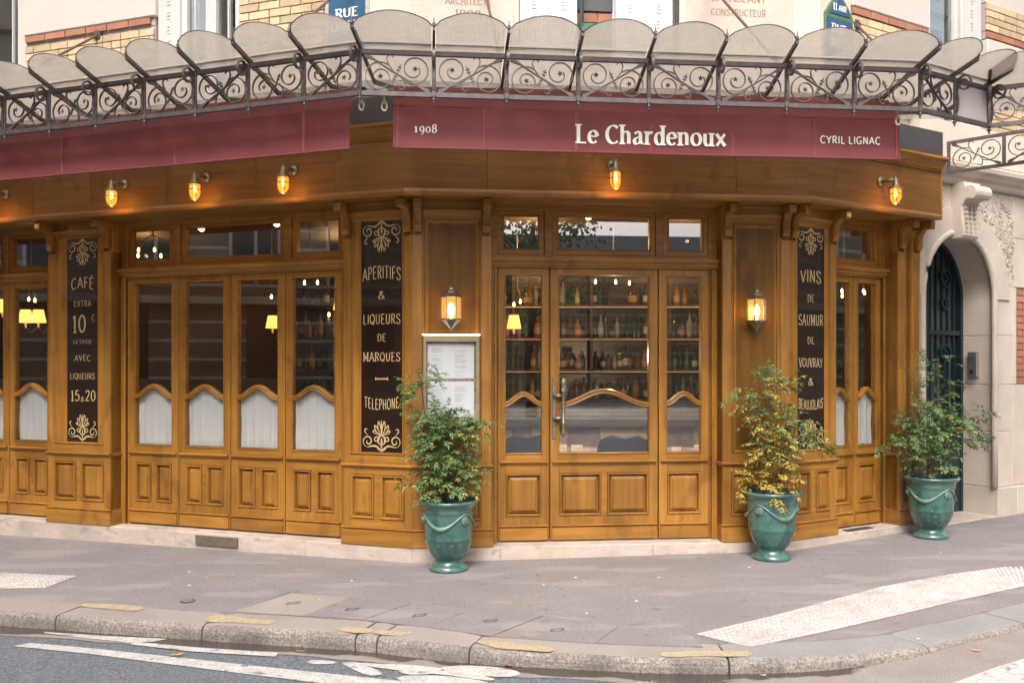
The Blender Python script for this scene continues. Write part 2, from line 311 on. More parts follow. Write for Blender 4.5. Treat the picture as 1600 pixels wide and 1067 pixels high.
GL = {
'A':(.72,[[(0,0),(.36,1)],[(.36,1),(.72,0)],[(.13,.33),(.59,.33)]]),
'B':(.66,[[(.1,0),(.1,1)],[(.1,1),(.36,1)]+arc(.36,.76,.22,.24,90,-90)+[(.1,.52)],[(.1,.52),(.36,.52)]+arc(.36,.26,.27,.26,90,-90)+[(.1,0)]]),
'C':(.7,[arc(.4,.5,.37,.5,48,312,20)]),
'D':(.72,[[(.1,0),(.1,1)],[(.1,1),(.3,1)]+arc(.3,.5,.38,.5,90,-90)+[(.1,0)]]),
'E':(.6,[[(.1,0),(.1,1)],[(.1,1),(.56,1)],[(.1,.52),(.46,.52)],[(.1,0),(.58,0)]]),
'F':(.56,[[(.1,0),(.1,1)],[(.1,1),(.55,1)],[(.1,.5),(.45,.5)]]),
'G':(.74,[arc(.4,.5,.37,.5,48,318,20),[(.44,.42),(.7,.42)],[(.68,.42),(.68,.1)]]),
'H':(.72,[[(.1,0),(.1,1)],[(.62,0),(.62,1)],[(.1,.5),(.62,.5)]]),
'I':(.2,[[(.1,0),(.1,1)]]),
'J':(.5,[[(.4,1),(.4,.25)]+arc(.22,.22,.18,.22,0,-170,8)]),
'L':(.56,[[(.1,0),(.1,1)],[(.1,0),(.55,0)]]),
'M':(.86,[[(.1,0),(.1,1)],[(.1,1),(.43,.15)],[(.43,.15),(.76,1)],[(.76,1),(.76,0)]]),
'N':(.74,[[(.1,0),(.1,1)],[(.1,1),(.64,0)],[(.64,0),(.64,1)]]),
'O':(.78,[arc(.39,.5,.36,.5,0,360,24)]),
'P':(.6,[[(.1,0),(.1,1)],[(.1,1),(.34,1)]+arc(.34,.74,.23,.26,90,-90)+[(.1,.48)]]),
'Q':(.78,[arc(.39,.5,.36,.5,0,360,24),[(.42,.22),(.72,-.08)]]),
'R':(.66,[[(.1,0),(.1,1)],[(.1,1),(.34,1)]+arc(.34,.75,.23,.25,90,-90)+[(.1,.5)],[(.32,.5),(.62,0)]]),
'S':(.64,[_S]),
'T':(.62,[[(.31,0),(.31,1)],[(.0,1),(.62,1)]]),
'U':(.72,[[(.1,1),(.1,.3)]+arc(.36,.3,.26,.3,180,360,10)+[(.62,1)]]),
'V':(.68,[[(0,1),(.34,0)],[(.34,0),(.68,1)]]),
'X':(.66,[[(0,1),(.66,0)],[(0,0),(.66,1)]]),
'Y':(.66,[[(0,1),(.33,.48)],[(.66,1),(.33,.48)],[(.33,.5),(.33,0)]]),
'Z':(.62,[[(.04,1),(.58,1)],[(.58,1),(.04,0)],[(.04,0),(.6,0)]]),
'&':(.8,[cr([(.76,0),(.3,.62),(.22,.82),(.36,1),(.5,.84),(.42,.66),(.14,.42),(.06,.2),(.26,0),(.5,.08),(.7,.45)])]),
'0':(.66,[arc(.33,.5,.28,.5,0,360,24)]),
'1':(.36,[[(.2,0),(.2,1)],[(.2,.98),(.04,.84)],[(.04,0),(.36,0)]]),
'2':(.6,[cr([(.06,.76),(.14,.95),(.32,1),(.52,.88),(.52,.68),(.34,.4),(.06,.02)]),[(.06,.02),(.58,.02)]]),
'5':(.6,[[(.16,1),(.52,1)],[(.16,1),(.12,.55)],cr([(.12,.55),(.32,.64),(.54,.52),(.56,.25),(.4,.02),(.18,.0),(.06,.14)])]),
'8':(.62,[arc(.31,.75,.21,.25,0,360,18),arc(.31,.26,.26,.26,0,360,18)]),
'9':(.62,[arc(.31,.7,.25,.29,0,360,18),cr([(.56,.72),(.54,.4),(.38,.1),(.16,0)])]),
'a':(.6,[cr([(.1,.56),(.24,.68),(.38,.64),(.44,.5)])+[(.44,.1),(.58,.02)],cr([(.44,.4),(.2,.34),(.08,.18),(.16,.01),(.32,.03),(.44,.16)])]),
'd':(.64,[arc(.29,.33,.22,.34,10,350,18),[(.5,1.03),(.5,0)]]),
'e':(.58,[arc(.3,.34,.24,.34,8,318,18),[(.07,.37),(.53,.37)]]),
'h':(.66,[[(.12,0),(.12,1.03)],cr([(.12,.5),(.22,.64),(.36,.68),(.48,.6),(.51,.45)])+[(.51,0)]]),
'n':(.66,[[(.12,0),(.12,.68)],cr([(.12,.5),(.22,.64),(.36,.68),(.48,.6),(.51,.45)])+[(.51,0)]]),
'o':(.62,[arc(.31,.34,.26,.34,0,360,20)]),
'r':(.46,[[(.12,0),(.12,.68)],cr([(.12,.45),(.22,.62),(.34,.68),(.42,.6)])]),
'u':(.66,[[(.12,.68),(.12,.2)]+cr([(.12,.2),(.2,.03),(.36,.02),(.5,.16)]),[(.51,.68),(.51,0)]]),
'x':(.62,[[(.04,.68),(.56,0)],[(.06,0),(.54,.68)]]),
'.':(.22,[[(.06,.0),(.06,.14)]]), '-':(.4,[[(.05,.4),(.35,.4)]]), "'":(.2,[[(.1,.8),(.1,1)]]),
'°':(.3,[arc(.15,.85,.1,.12,0,360,10)]),
}
GL['É'] = (.6, GL['E'][1]+[[(.26,1.12),(.46,1.28)]])
def ribbon(mb, pts, wf, mapf, n):
    vs = []; L = len(pts)
    closed = L > 3 and abs(pts[0][0]-pts[-1][0]) < 1e-6 and abs(pts[0][1]-pts[-1][1]) < 1e-6
    for i, (x, y) in enumerate(pts):
        a = pts[i-1] if i else (pts[-2] if closed else pts[0]); b = pts[i+1] if i < L-1 else (pts[1] if closed else pts[-1])
        dx, dy = b[0]-a[0], b[1]-a[1]; l = math.hypot(dx, dy) or 1; dx /= l; dy /= l; w = wf(dx, dy, i/(L-1))/2
        vs += [mapf(x-dy*w, y+dx*w, n), mapf(x+dy*w, y-dx*w, n)]
    mb.add(vs, [(2*i,2*i+1,2*i+3,2*i+2) for i in range(L-1)])
def text(mb, s, uc, z0, h, width, n, thick=.17, thin=.07, serif=.0, gap=.14, arch=0, slant=0):
    """centred at uc, baseline z0, cap height h, fitted to width; arch > 0 lifts the middle"""
    x = 0; items = []
    for ch in s:
        if ch == ' ': x += .4; continue
        sc, dy = 1, 0
        if ch == 'c' : ch, sc, dy = 'C', .5, .5
        if ch in 'lbr' and False: pass
        w, st = GL[ch]; items.append((x, sc, dy, st)); x += w*sc+gap
    tot = x-gap; sx = width/tot; k = 0
    for ox, sc, dy, st in items:
        def mp(px, py, nn, ox=ox, sc=sc, dy=dy):
            q = (ox+px*sc)/tot*2-1
            return (uc+(ox+px*sc-tot/2)*sx+slant*py*h, nn, z0+(py*sc+dy)*h+arch*(1-q*q))
        def wf(dx, dy_, t): return thin+(thick-thin)*min(1, abs(.22*dx-.975*dy_))**1.3
        asp = sx/h
        for pts in st:
            k += 1
            P = [(px, py) for px, py in pts]
            # keep stroke weight even after the width fit
            def mp2(px, py, nn, mp=mp): return mp(px/asp if False else px, py, nn)
            ribbon(mb, P, wf, mp2, n+k*.00004)
            if serif:
                for e, o in ((0,1),(-1,-2)):
                    a, b = P[e], P[o]
                    if abs(a[0]-b[0]) < .55*abs(a[1]-b[1]) and len(P) < 12 and (a[1] < .03 or a[1] > .64):
                        k += 1; ribbon(mb, [(a[0]-serif, a[1]), (a[0]+serif, a[1])], lambda *q: thin*1.15, mp2, n+k*.00004)

def scroll(cx, cy, r0, r1, a0, turns, n=26, ex=1.35): return [(cx+(r0+(r1-r0)*(i/n)**ex)*cos(R(a0)+turns*2*pi*i/n), cy+(r0+(r1-r0)*(i/n)**ex)*sin(R(a0)+turns*2*pi*i/n)) for i in range(n+1)]
def ornament(mb, uc, z0, w, n, up=1):
    """arabesque: palmette in the middle, acanthus scrolls either side. up=1 palmette points up"""
    def mp(x, y, nn): return (uc+x*w, nn, z0+up*y*w)
    k = [0]
    def rb(pts, t): k[0] += 1; ribbon(mb, pts, lambda a, b, q: t*.72*(.4+.9*sin(pi*min(1,max(0,q)))), mp, n+k[0]*.00004)
    for s in (-1, 1):
        rb([(s*x, y) for x, y in scroll(.34,-.02,.13,.02,-80,1.35)], .035)
        rb([(s*x, y) for x, y in cr([(.02,-.2),(.12,-.14),(.2,-.12),(.36,-.15)])], .05)
        rb([(s*x, y) for x, y in scroll(.13,.02,.07,.015,230,-1.2)], .03)
        rb([(s*x, y) for x, y in cr([(.34,.11),(.42,.2),(.40,.26),(.35,.24)])], .03)
        rb([(s*x, y) for x, y in cr([(.03,-.1),(.09,-.02),(.06,.08),(.02,.1)])], .05)
        for j, a in enumerate((12, 34, 58)):
            L = .34-.05*j; d = (sin(R(a)), cos(R(a)))
            rb(cr([(s*.01,.1),(s*(d[0]*L*.55-.02),.1+d[1]*L*.5),(s*d[0]*L,.1+d[1]*L),(s*(d[0]*L*.7+.04),.1+d[1]*L*.55),(s*.02,.11)]), .028)
    rb([(0,.1),(0,.3),(0,.45)], .05); rb([(0,-.2),(0,-.05),(0,.06)], .06)
    rb([(-.11,-.18),(0,-.23),(.11,-.18)], .05)

# ================================================================== GROUND
kerb_pts = [(-16,10.35),(-9,8.0),(-5.6,6.78),(-3.45,6.0),(-2.98,5.87),(-1.93,5.60),(-.93,5.36),(-.24,5.10),(.36,4.95),(.75,4.87),(1.17,4.84),(1.73,4.86),(2.19,4.96),(2.6,5.17),(3.12,5.45),(5.5,6.85),(12,10.75),(20,15.5)]
kc = cr(kerb_pts, 12)
kl = [0]
for a, b in zip(kc, kc[1:]): kl.append(kl[-1]+math.hypot(b[0]-a[0], b[1]-a[1]))
def kat(s, off=0):                       # point on the kerb's front edge, off = metres towards the pavement
    s = max(0, min(kl[-1]-1e-4, s)); i = max(j for j in range(len(kl)-1) if kl[j] <= s)
    t = (s-kl[i])/(kl[i+1]-kl[i]); a, b = kc[i], kc[i+1]; dx, dy = b[0]-a[0], b[1]-a[1]; l = math.hypot(dx, dy)
    return (a[0]+dx*t-dy/l*off, a[1]+dy*t+dx/l*off)
def ks(px, py):                          # arc length nearest a photo pixel of the kerb
    g = G(px, py); return min((math.hypot(c[0]-g[0], c[1]-g[1]), s) for c, s in zip(kc, kl))[1]
g = MB(); XS = [-70,-30,-12]+[i*.1 for i in range(-100,101)]+[12,30,70]; YS = [-60,-20,0,3,5,8,16,80]
g.sheet([[(x, y, road_z(x, y)) for x in XS] for y in YS]); struct('road', g, roadm)
# pavement slab with its own edge, behind the kerb stones
S0, S1 = .5, kl[-1]-.5; N = 90
g = MB(); pv = [kat(S0+(S1-S0)*i/N, .27) for i in range(N+1)]
g.sheet([[(x, y, gz(x)) for x, y in pv], [(x*1.0, y+2.2, gz(x)) for x, y in pv], [(x, 30, gz(x)) for x, y in pv]])
g.sheet([[(x, y, gz(x)) for x, y in pv], [(x, y, gz(x)-.2) for x, y in pv]])
struct('pavement', g, pavem)
kerb = bpy.data.objects.new('kerb', None); COL.objects.link(kerb); kerb['kind'] = 'structure'; kerb.location = (0, 5, 0)
OFF['kerb'] = (0,5,0)
j = [ks(100,953), ks(323,973), ks(563,987), ks(590,990), ks(738,1008), ks(1133,1020), ks(1422,1000), ks(1590,965)]
joints = [j[0]-1.15*k for k in range(6,0,-1)]+j+[j[-1]+1.1*k for k in range(1,6)]
prof = [(-.024,-.2),(-.022,-.045),(-.018,-.024),(-.008,-.009),(.006,-.002),(.03,0),(.262,0),(.262,-.2)]
for a, b in zip(joints, joints[1:]):
    m = MB(); a += .006; b -= .006; secs = []; nn = max(2, int((b-a)/.07)); jt = random.uniform(-.001,.001)
    for i in range(nn+1):
        s = a+(b-a)*i/nn; e = min(i, nn-i); sh = .006 if e == 0 else 0
        row = []
        for o, z in prof:
            x, y = kat(s, o+random.uniform(-.002,.002)+sh*(o < .1)); row.append((x, y, gz(x)+z+.0015+jt-sh*(z > -.1)+(random.uniform(-.0006,.0006) if z > -.1 else 0)))
        secs.append(row)
    m.loop(secs); ko = obj('kerb_stone', m, granite_b if a > joints[joints.index(j[5])]-.1 else granite, kerb); ko.data.materials.append(granite_f)
    for pl in ko.data.polygons:
        if pl.index < nn*8 and pl.index % 8 < 4: pl.material_index = 1
m = MB(); nn = 120                       # mortar filling seen in the joints
m.loop([[(*kat(S0+(S1-S0)*i/nn, o), gz(kat(S0+(S1-S0)*i/nn, o)[0])+z) for o, z in ((.014,-.2),(.014,-.022),(.25,-.012),(.25,-.2))] for i in range(nn+1)])
struct('kerb_bed', m, mat('dark joint mortar', (.07,.065,.06), (.04,.037,.035), (30,30,30), .9))
# gutter channel, partly wet
wet = mat('wet gutter cement', (.26,.228,.215), (.21,.18,.17), (3,3,3), .8, bump=.15, bscale=150, fine=160)
t = wet.node_tree; N_ = t.nodes; tc = N_.new('ShaderNodeTexCoord'); mp_ = N_.new('ShaderNodeMapping'); mp_.inputs['Scale'].default_value = (1,1.6,1); no = N_.new('ShaderNodeTexNoise'); no.inputs['Scale'].default_value = 1.3; no.inputs['Detail'].default_value = 6
t.links.new(tc.outputs['Object'], mp_.inputs[0]); t.links.new(mp_.outputs[0], no.inputs[0])
vc = N_.new('ShaderNodeAttribute'); vc.attribute_name = 'wetness'; ad = N_.new('ShaderNodeMath'); ad.operation = 'ADD'; t.links.new(no.outputs[0], ad.inputs[0]); t.links.new(vc.outputs['Fac'], ad.inputs[1])
rp = N_.new('ShaderNodeValToRGB'); rp.color_ramp.elements[0].position = .93; rp.color_ramp.elements[1].position = .97; t.links.new(ad.outputs[0], rp.inputs[0])
b_ = N_['Principled BSDF']; old = b_.inputs['Base Color'].links[0].from_socket; mx = N_.new('ShaderNodeMixRGB'); mx.inputs[2].default_value = (.055,.047,.042,1); t.links.new(rp.outputs[0], mx.inputs[0]); t.links.new(old, mx.inputs[1]); t.links.new(mx.outputs[0], b_.inputs['Base Color'])
mr = N_.new('ShaderNodeMapRange'); mr.inputs[3].default_value = .8; mr.inputs[4].default_value = .08; t.links.new(rp.outputs[0], mr.inputs[0]); t.links.new(mr.outputs[0], b_.inputs['Roughness'])
m = MB(); offs = [.02,-.06,-.14,-.22,-.30,-.36]; rows = []
def gw(s): x = kat(s)[0]; return .52+.62*max(0, min(1, (x-.6)/1.6))+.25*max(0, min(1, (-3.0-x)/1.5))
for o in offs: rows.append([(x, y, road_z(x, y)+.004) for x, y in (kat(S0+(S1-S0)*i/240, (o-.02)*gw(S0+(S1-S0)*i/240)+.02+(.012*sin(i*1.9) if o == -.36 else 0)) for i in range(241))])
m.sheet(rows); go = struct('gutter', m, wet)
at = go.data.attributes.new('wetness', 'FLOAT', 'POINT')
for k, o in enumerate(offs):
    for i in range(241):
        s = S0+(S1-S0)*i/240; base = [.66,.62,.57,.50,.40,.15][k]; x = kat(s)[0]
        at.data[k*241+i].value = base-.40*max(0, min(1, (x-1.2)/1.0))+.05*(-3.2 < x < -2.2)

# road paint: sheets just above the asphalt
def paint(name, pts, m_, lift=.008, f=GR, zf=None):
    mb = MB(); mb.flat([f(*p) for p in pts], (lambda x, y: road_z(x, y)+lift) if zf is None else zf)
    return struct(name, mb, m_)
def grid_quad(mb, a, b, c, d, zf, n=10):
    mb.sheet([[(*(tuple((a[k]*(1-s)+b[k]*s)*(1-t)+(d[k]*(1-s)+c[k]*s)*t for k in (0,1))),) for s in [i/n for i in range(n+1)]] for t in [i/3 for i in range(4)]])
    mb.v = [(v[0], v[1], zf(v[0], v[1])) if len(v) == 2 else v for v in mb.v]
def strip2(name, pts, m_, lift, f=GR, zf=None):     # long painted band: list of (upper px, lower px)
    mb = MB(); zf = zf or (lambda x, y: road_z(x, y)+lift)
    up = [f(*a) for a, b in pts]; lo = [f(*b) for a, b in pts]
    mb.sheet([[(x, y, zf(x, y)) for x, y in up], [(x, y, zf(x, y)) for x, y in lo]])
    return struct(name, mb, m_)
strip2('lane_marking', [((48,1005),(20,1010)),((150,1014),(130,1021)),((400,1041),(380,1053)),((640,1066),(600,1080)),((900,1092),(860,1115))], paintw, .005)
strip2('lane_marking', [((68,988),(70,990)),((160,994),(200,1005)),((262,999),(240,1003))], paintw, .006)
strip2('lane_marking', [((205,1003),(205,1008)),((300,1012),(300,1019)),((435,1021),(430,1027))], paintw, .007)
strip2('lane_marking', [((1600,1030),(1640,1050)),((1560,1042),(1600,1072)),((1500,1064),(1530,1095)),((1440,1082),(1470,1125))], paintw, .006)
# worn bicycle symbol, seen very flat
def blob(pts, lift): paint('bicycle_marking', cr(pts+[pts[0]], 4)[:-1], paintw, lift)
blob([(476,1034),(490,1032),(515,1033),(526,1036),(515,1038),(490,1038)], .005)
blob([(533,1037),(560,1036),(596,1052),(585,1056),(566,1053)], .0055)
blob([(545,1036),(600,1038),(655,1041),(700,1047),(768,1060),(760,1064),(700,1056),(640,1050),(590,1044)], .006)
blob([(622,1050),(650,1047),(682,1050),(672,1054),(640,1055)], .0065)
blob([(619,1060),(640,1056),(700,1057),(760,1066),(770,1075),(700,1080),(640,1070)], .005)
blob([(690,1044),(720,1041),(770,1043),(805,1049),(812,1055),(790,1059),(740,1056),(700,1050)], .007)
# yellow paint left on kerb tops
def ypaint(pts): paint('kerb_marking', cr(pts+[pts[0]], 3)[:-1], painty, f=G, zf=lambda x, y: gz(x)+.0048)
ypaint([(131,943),(190,945),(224,949),(212,955),(170,952),(127,948)])
ypaint([(325,964),(345,961),(390,967),(428,970),(415,976),(370,973),(322,972)])
ypaint([(522,983),(545,979),(582,984),(576,989),(548,989)])
ypaint([(590,985),(636,988),(625,994),(583,990)])
ypaint([(742,1003),(765,1001),(820,1008),(867,1013),(858,1019),(815,1016),(775,1013)])
ypaint([(1032,1020),(1090,1018),(1165,1018),(1168,1026),(1100,1026),(1040,1027)])
# tactile strips with raised dots
def tactile(poly_px, name, rows):
    zf = lambda x, y: gz(x)+.004
    P = [G(*p) for p in poly_px]
    mb = MB(); mb.flat(P, zf); o = struct(name, mb, tactb)
    up, lo = rows
    md = MB(); n = 0
    def along(pts, t):
        L = [0]
        for a, b in zip(pts, pts[1:]): L.append(L[-1]+math.hypot(b[0]-a[0], b[1]-a[1]))
        s = t*L[-1]
        for i in range(len(pts)-1):
            if s <= L[i+1]+1e-9: q = (s-L[i])/(L[i+1]-L[i]); return tuple(pts[i][k]*(1-q)+pts[i+1][k]*q for k in (0,1))
        return pts[-1]
    U = [G(*p) for p in up]; Lo = [G(*p) for p in lo]
    Ln = sum(math.hypot(b[0]-a[0], b[1]-a[1]) for a, b in zip(U, U[1:]))
    for i in range(int(Ln/.042)):
        t = (i+.5)/int(Ln/.042); a, b = along(U, t), along(Lo, t); w = math.hypot(a[0]-b[0], a[1]-b[1]); c = int(w/.042)
        for k in range(c):
            q = (k+.5)/c; x, y = a[0]*(1-q)+b[0]*q, a[1]*(1-q)+b[1]*q; r = .0125; z = gz(x)+.004
            md.add([(x+r*cos(h), y+r*sin(h), z) for h in (0,1.05,2.09,3.14,4.19,5.24)]+[(x+r*.6*cos(h), y+r*.6*sin(h), z+.005) for h in (0,1.05,2.09,3.14,4.19,5.24)],
                   [(i_,(i_+1)%6,(i_+1)%6+6,i_+6) for i_ in range(6)]+[(6,7,8,9,10,11)])
    d = obj('tactile_dots', md, tactm, o, kind='stuff'); return o
ru = [(1085,991),(1200,964),(1380,916),(1480,898),(1570,886),(1602,890)]
rl = [(1170,1011),(1205,1005),(1300,985),(1400,962),(1500,938),(1605,915)]
tactile(ru+rl[::-1], 'tactile_strip', (ru[:-1]+[(1600,886)], rl))
ru = [(-120,884),(0,895),(120,900)]; rl = [(-120,915),(0,920),(70,919)]
tactile(ru+rl[::-1], 'tactile_strip', (ru, rl))
# cement slabs over the service trench, with joints and lifting holes
slab = bpy.data.objects.new('service_slabs', None); COL.objects.link(slab); slab['kind'] = 'structure'; slab.location = (0,5.6,0); OFF['service_slabs'] = (0,5.6,0)
bk = [(457,926),(548,934),(642,943),(743,951),(850,962),(968,979),(1078,992)]
fr_ = [(365,956),(473,963),(568,969),(666,981),(768,995),(930,1006),(1100,1012)]
for i in range(6):
    a, b, c, d = G(*bk[i]), G(*bk[i+1]), G(*fr_[i+1]), G(*fr_[i])
    cx = sum(p[0] for p in (a,b,c,d))/4; cy = sum(p[1] for p in (a,b,c,d))/4
    q = [(cx+(p[0]-cx)*.987, cy+(p[1]-cy)*.978) for p in (a,b,c,d)]
    lz = .005+.002*(i % 2)
    m = MB(); m.add([(x, y, gz(x)+lz) for x, y in q]+[(x, y, gz(x)-.05) for x, y in q], [(0,1,2,3),(0,1,5,4),(1,2,6,5),(2,3,7,6),(3,0,4,7)])
    m2 = slabm if i in (0,) else pavem
    obj('paving_slab', m, m2, slab)
    if i < 5:
        hx, hy = G(*((458,943),(550,953),(655,962),(766,971),(870,985))[i]); m = MB()
        Q = [(-.045,-.035),(.035,-.02),(.05,.035),(-.03,.02)]; z_ = gz(hx)+lz+.0015
        m.add([(hx+a, hy+b, z_) for a, b in Q]+[(hx+a*.72, hy+b*.66, z_) for a, b in Q], [(0,1,5,4),(1,2,6,5),(2,3,7,6),(3,0,4,7)]); obj('lifting_slot', m, darkm, slab)
m = MB(); m.flat([G(*p) for p in [(452,925)]+bk[1:]+fr_[::-1]], lambda x, y: gz(x)+.002); obj('slab_bed', m, mat('dark slab joint', (.11,.10,.095)), slab)
m = MB()
for (a, b) in (((457,926),(1078,992)),): 
    pts = [G(a[0]+(b[0]-a[0])*i/20, [926,929.5,932.5,935,938,941,944,946.5,949.5,952,955.5,959,962.5,966,970,974,978,982,985.5,989,992][i]-1) for i in range(21)]
    for p, q in zip(pts, pts[1:]): m.add([(p[0],p[1]-.007,gz(p[0])+.0025),(q[0],q[1]-.007,gz(q[0])+.0025),(q[0],q[1]+.004,gz(q[0])+.0025),(p[0],p[1]+.004,gz(p[0])+.0025)], [(0,1,2,3)])
struct('pavement_joint', m, blackm)
# covers
def cover(px, py, r, name, label, ring):
    x, y = G(px, py); t = thing(name, label, 'cover', (x, y, gz(x)))
    m = MB(); m.lathe([(r,.0),(r,.006),(r*.86,.007),(r*.84,.003)], (0,0,0), 32); obj('cover_ring', m, granite if ring else darkm, t)
    m = MB(); m.lathe([(r*.84,.003),(.001,.004)], (0,0,0), 32)
    obj('cover_plate', m, mat('cast iron cover', (.30,.25,.21), (.18,.155,.135), (60,60,60), .5, metal=.5), t)
    m = MB()
    for i in range(-4,5):
        for k in range(-4,5):
            if math.hypot(i,k)*r*.18 < r*.75: m.box(i*r*.18-r*.05,i*r*.18+r*.05,k*r*.18-r*.05,k*r*.18+r*.05,.003,.008)
    obj('cover_studs', m, slabm, t, kind='stuff')
cover(343,902,.105,'water_cover','round cast iron cover set in the pavement left of the left planter',True)
cover(293,939,.05,'valve_cover','small dark round valve cover near the kerb','')
# fallen leaves and litter
def leaf(px, py, r, m_, label, f=GR, zf=road_z, rot=0, cat='leaf', nm='fallen_leaf'):
    x, y = f(px, py); z = zf(x, y)+.012; m = MB()
    pts = [(-1,0),(-.5,.35),(-.1,.2),(.2,.5),(.5,.2),(1,.05),(.5,-.25),(.1,-.45),(-.3,-.2),(-.6,-.35)]
    c, s = cos(rot), sin(rot)
    m.add([(r*(a*c-b*s), r*(a*s+b*c)*.8, .006*abs(a)+.004*b) for a, b in pts]+[(0,0,.0)], [(i,(i+1)%10,10) for i in range(10)])
    o = obj(nm, m, m_); o.location = (x, y, z); tag(o, label, cat); return o
lo_ = mat('orange dead leaf', (.55,.30,.08), (.40,.19,.05), (40,40,40), .7); lp_ = mat('tan dead leaf', (.5,.33,.2), (.38,.24,.14), (40,40,40), .7)
leaf(202,990,.045,lp_,'tan dead leaf lying in the wet gutter on the left')
leaf(277,1025,.045,lo_,'orange dead leaf on the road beside the white line',rot=.3)
leaf(1526,1019,.03,lo_,'small orange leaf on the road at the right',rot=-.5)
leaf(470,1020,.03,leaf_r,'reddish leaf in the gutter near the middle')
leaf(796,1042,.035,leaf_r,'dark red leaf lying against the kerb foot')
leaf(1432,1014,.03,whitep,'white scrap of paper by the lowered kerb',cat='litter',nm='paper_scrap')
leaf(1357,1035,.03,whitep,'crumpled white paper scrap in the damp gutter',cat='litter',nm='paper_scrap',rot=.4)
leaf(1193,1058,.02,painty,'tiny yellow and white wrapper on the road',cat='litter',nm='wrapper')
for k, (px, py) in enumerate([(108,854),(296,895),(296,916),(900,904),(915,911),(995,941),(917,960),(1171,888),(1030,904),(1470,865),(1435,1000),(550,909),(500,938),(640,990),(850,915)]):
    x, y = G(px, py); m = MB(); r = random.uniform(.006,.014); m.add([(-r,-r*.6,.004),(r,-r*.4,.006),(r*.8,r*.7,.004),(-r*.7,r*.5,.007)], [(0,1,2,3)])
    o = obj('paper_speck', m, whitep); o.location = (x, y, gz(x)+.006); tag(o, 'tiny white speck of litter on the grey pavement', 'litter', 'white specks scattered on the pavement')

# ================================================================== WOODEN SHOPFRONT
shop = thing('wooden_shopfront', 'honey coloured varnished wood cafe shopfront wrapping the street corner', 'shopfront', (P1[0], P1[1], 0), world=True)
def raised(fr, u0, u1, z0, z1, n, parent, m_=None, name='panel'):
    m = MB(fr); e = [(0,n-.02),(0,n-.012),(.003,n-.012),(.003,n+.006),(.008,n+.011),(.015,n+.009),(.020,n-.004),(.022,n-.032),(.031,n-.032),(.032,n-.014),(.046,n-.008),(.048,n-.002),(.054,n+.002)]
    m.rings([(u0+i, u1-i, z0+i, z1-i, nn) for i, nn in e]); return obj(name, m, m_ or wood_v, parent)
def inset(fr, u0, u1, z0, z1, n, depth, parent, m_=None, name='inset_panel'):
    m = MB(fr); e = [(0,n-.015),(0,n-.012),(.003,n-.012),(.003,n+.006),(.008,n+.012),(.015,n+.010),(.021,n-.002),(.023,n-.024),(.030,n-.024),(.031,n-depth)]
    m.rings([(u0+i, u1-i, z0+i, z1-i, nn) for i, nn in e]); return obj(name, m, m_ or wood_v, parent)
def bead(fr, u0, u1, z0, z1, n, parent, w=.014, name='glazing_bead'):
    m = MB(fr); e = [(-w,n-.002),(-w,n+.005),(-w*.4,n+.008),(0,n-.006),(0,n-.025),(-w,n-.025)]
    m.rings([(u0+i, u1-i, z0+i, z1-i, nn) for i, nn in e], cap=False); return obj(name, m, wood_h, parent)
def ledge(fr, u0, u1, zc, n, parent, h=.03, pr=.02, name='ledge_moulding', k0=0, k1=0, m_=None):
    m = MB(fr); p = [(n-.01,zc-h*.5),(n+pr*.25,zc-h*.5),(n+pr*.4,zc-h*.3),(n+pr*.75,zc-h*.15),(n+pr,zc+h*.05),(n+pr,zc+h*.25),(n+pr*.8,zc+h*.42),(n+pr*.3,zc+h*.5),(n-.01,zc+h*.5)]
    m.prism(p, u0, u1, k0, k1); return obj(name, m, m_ or wood_h, parent)
ZB = .118
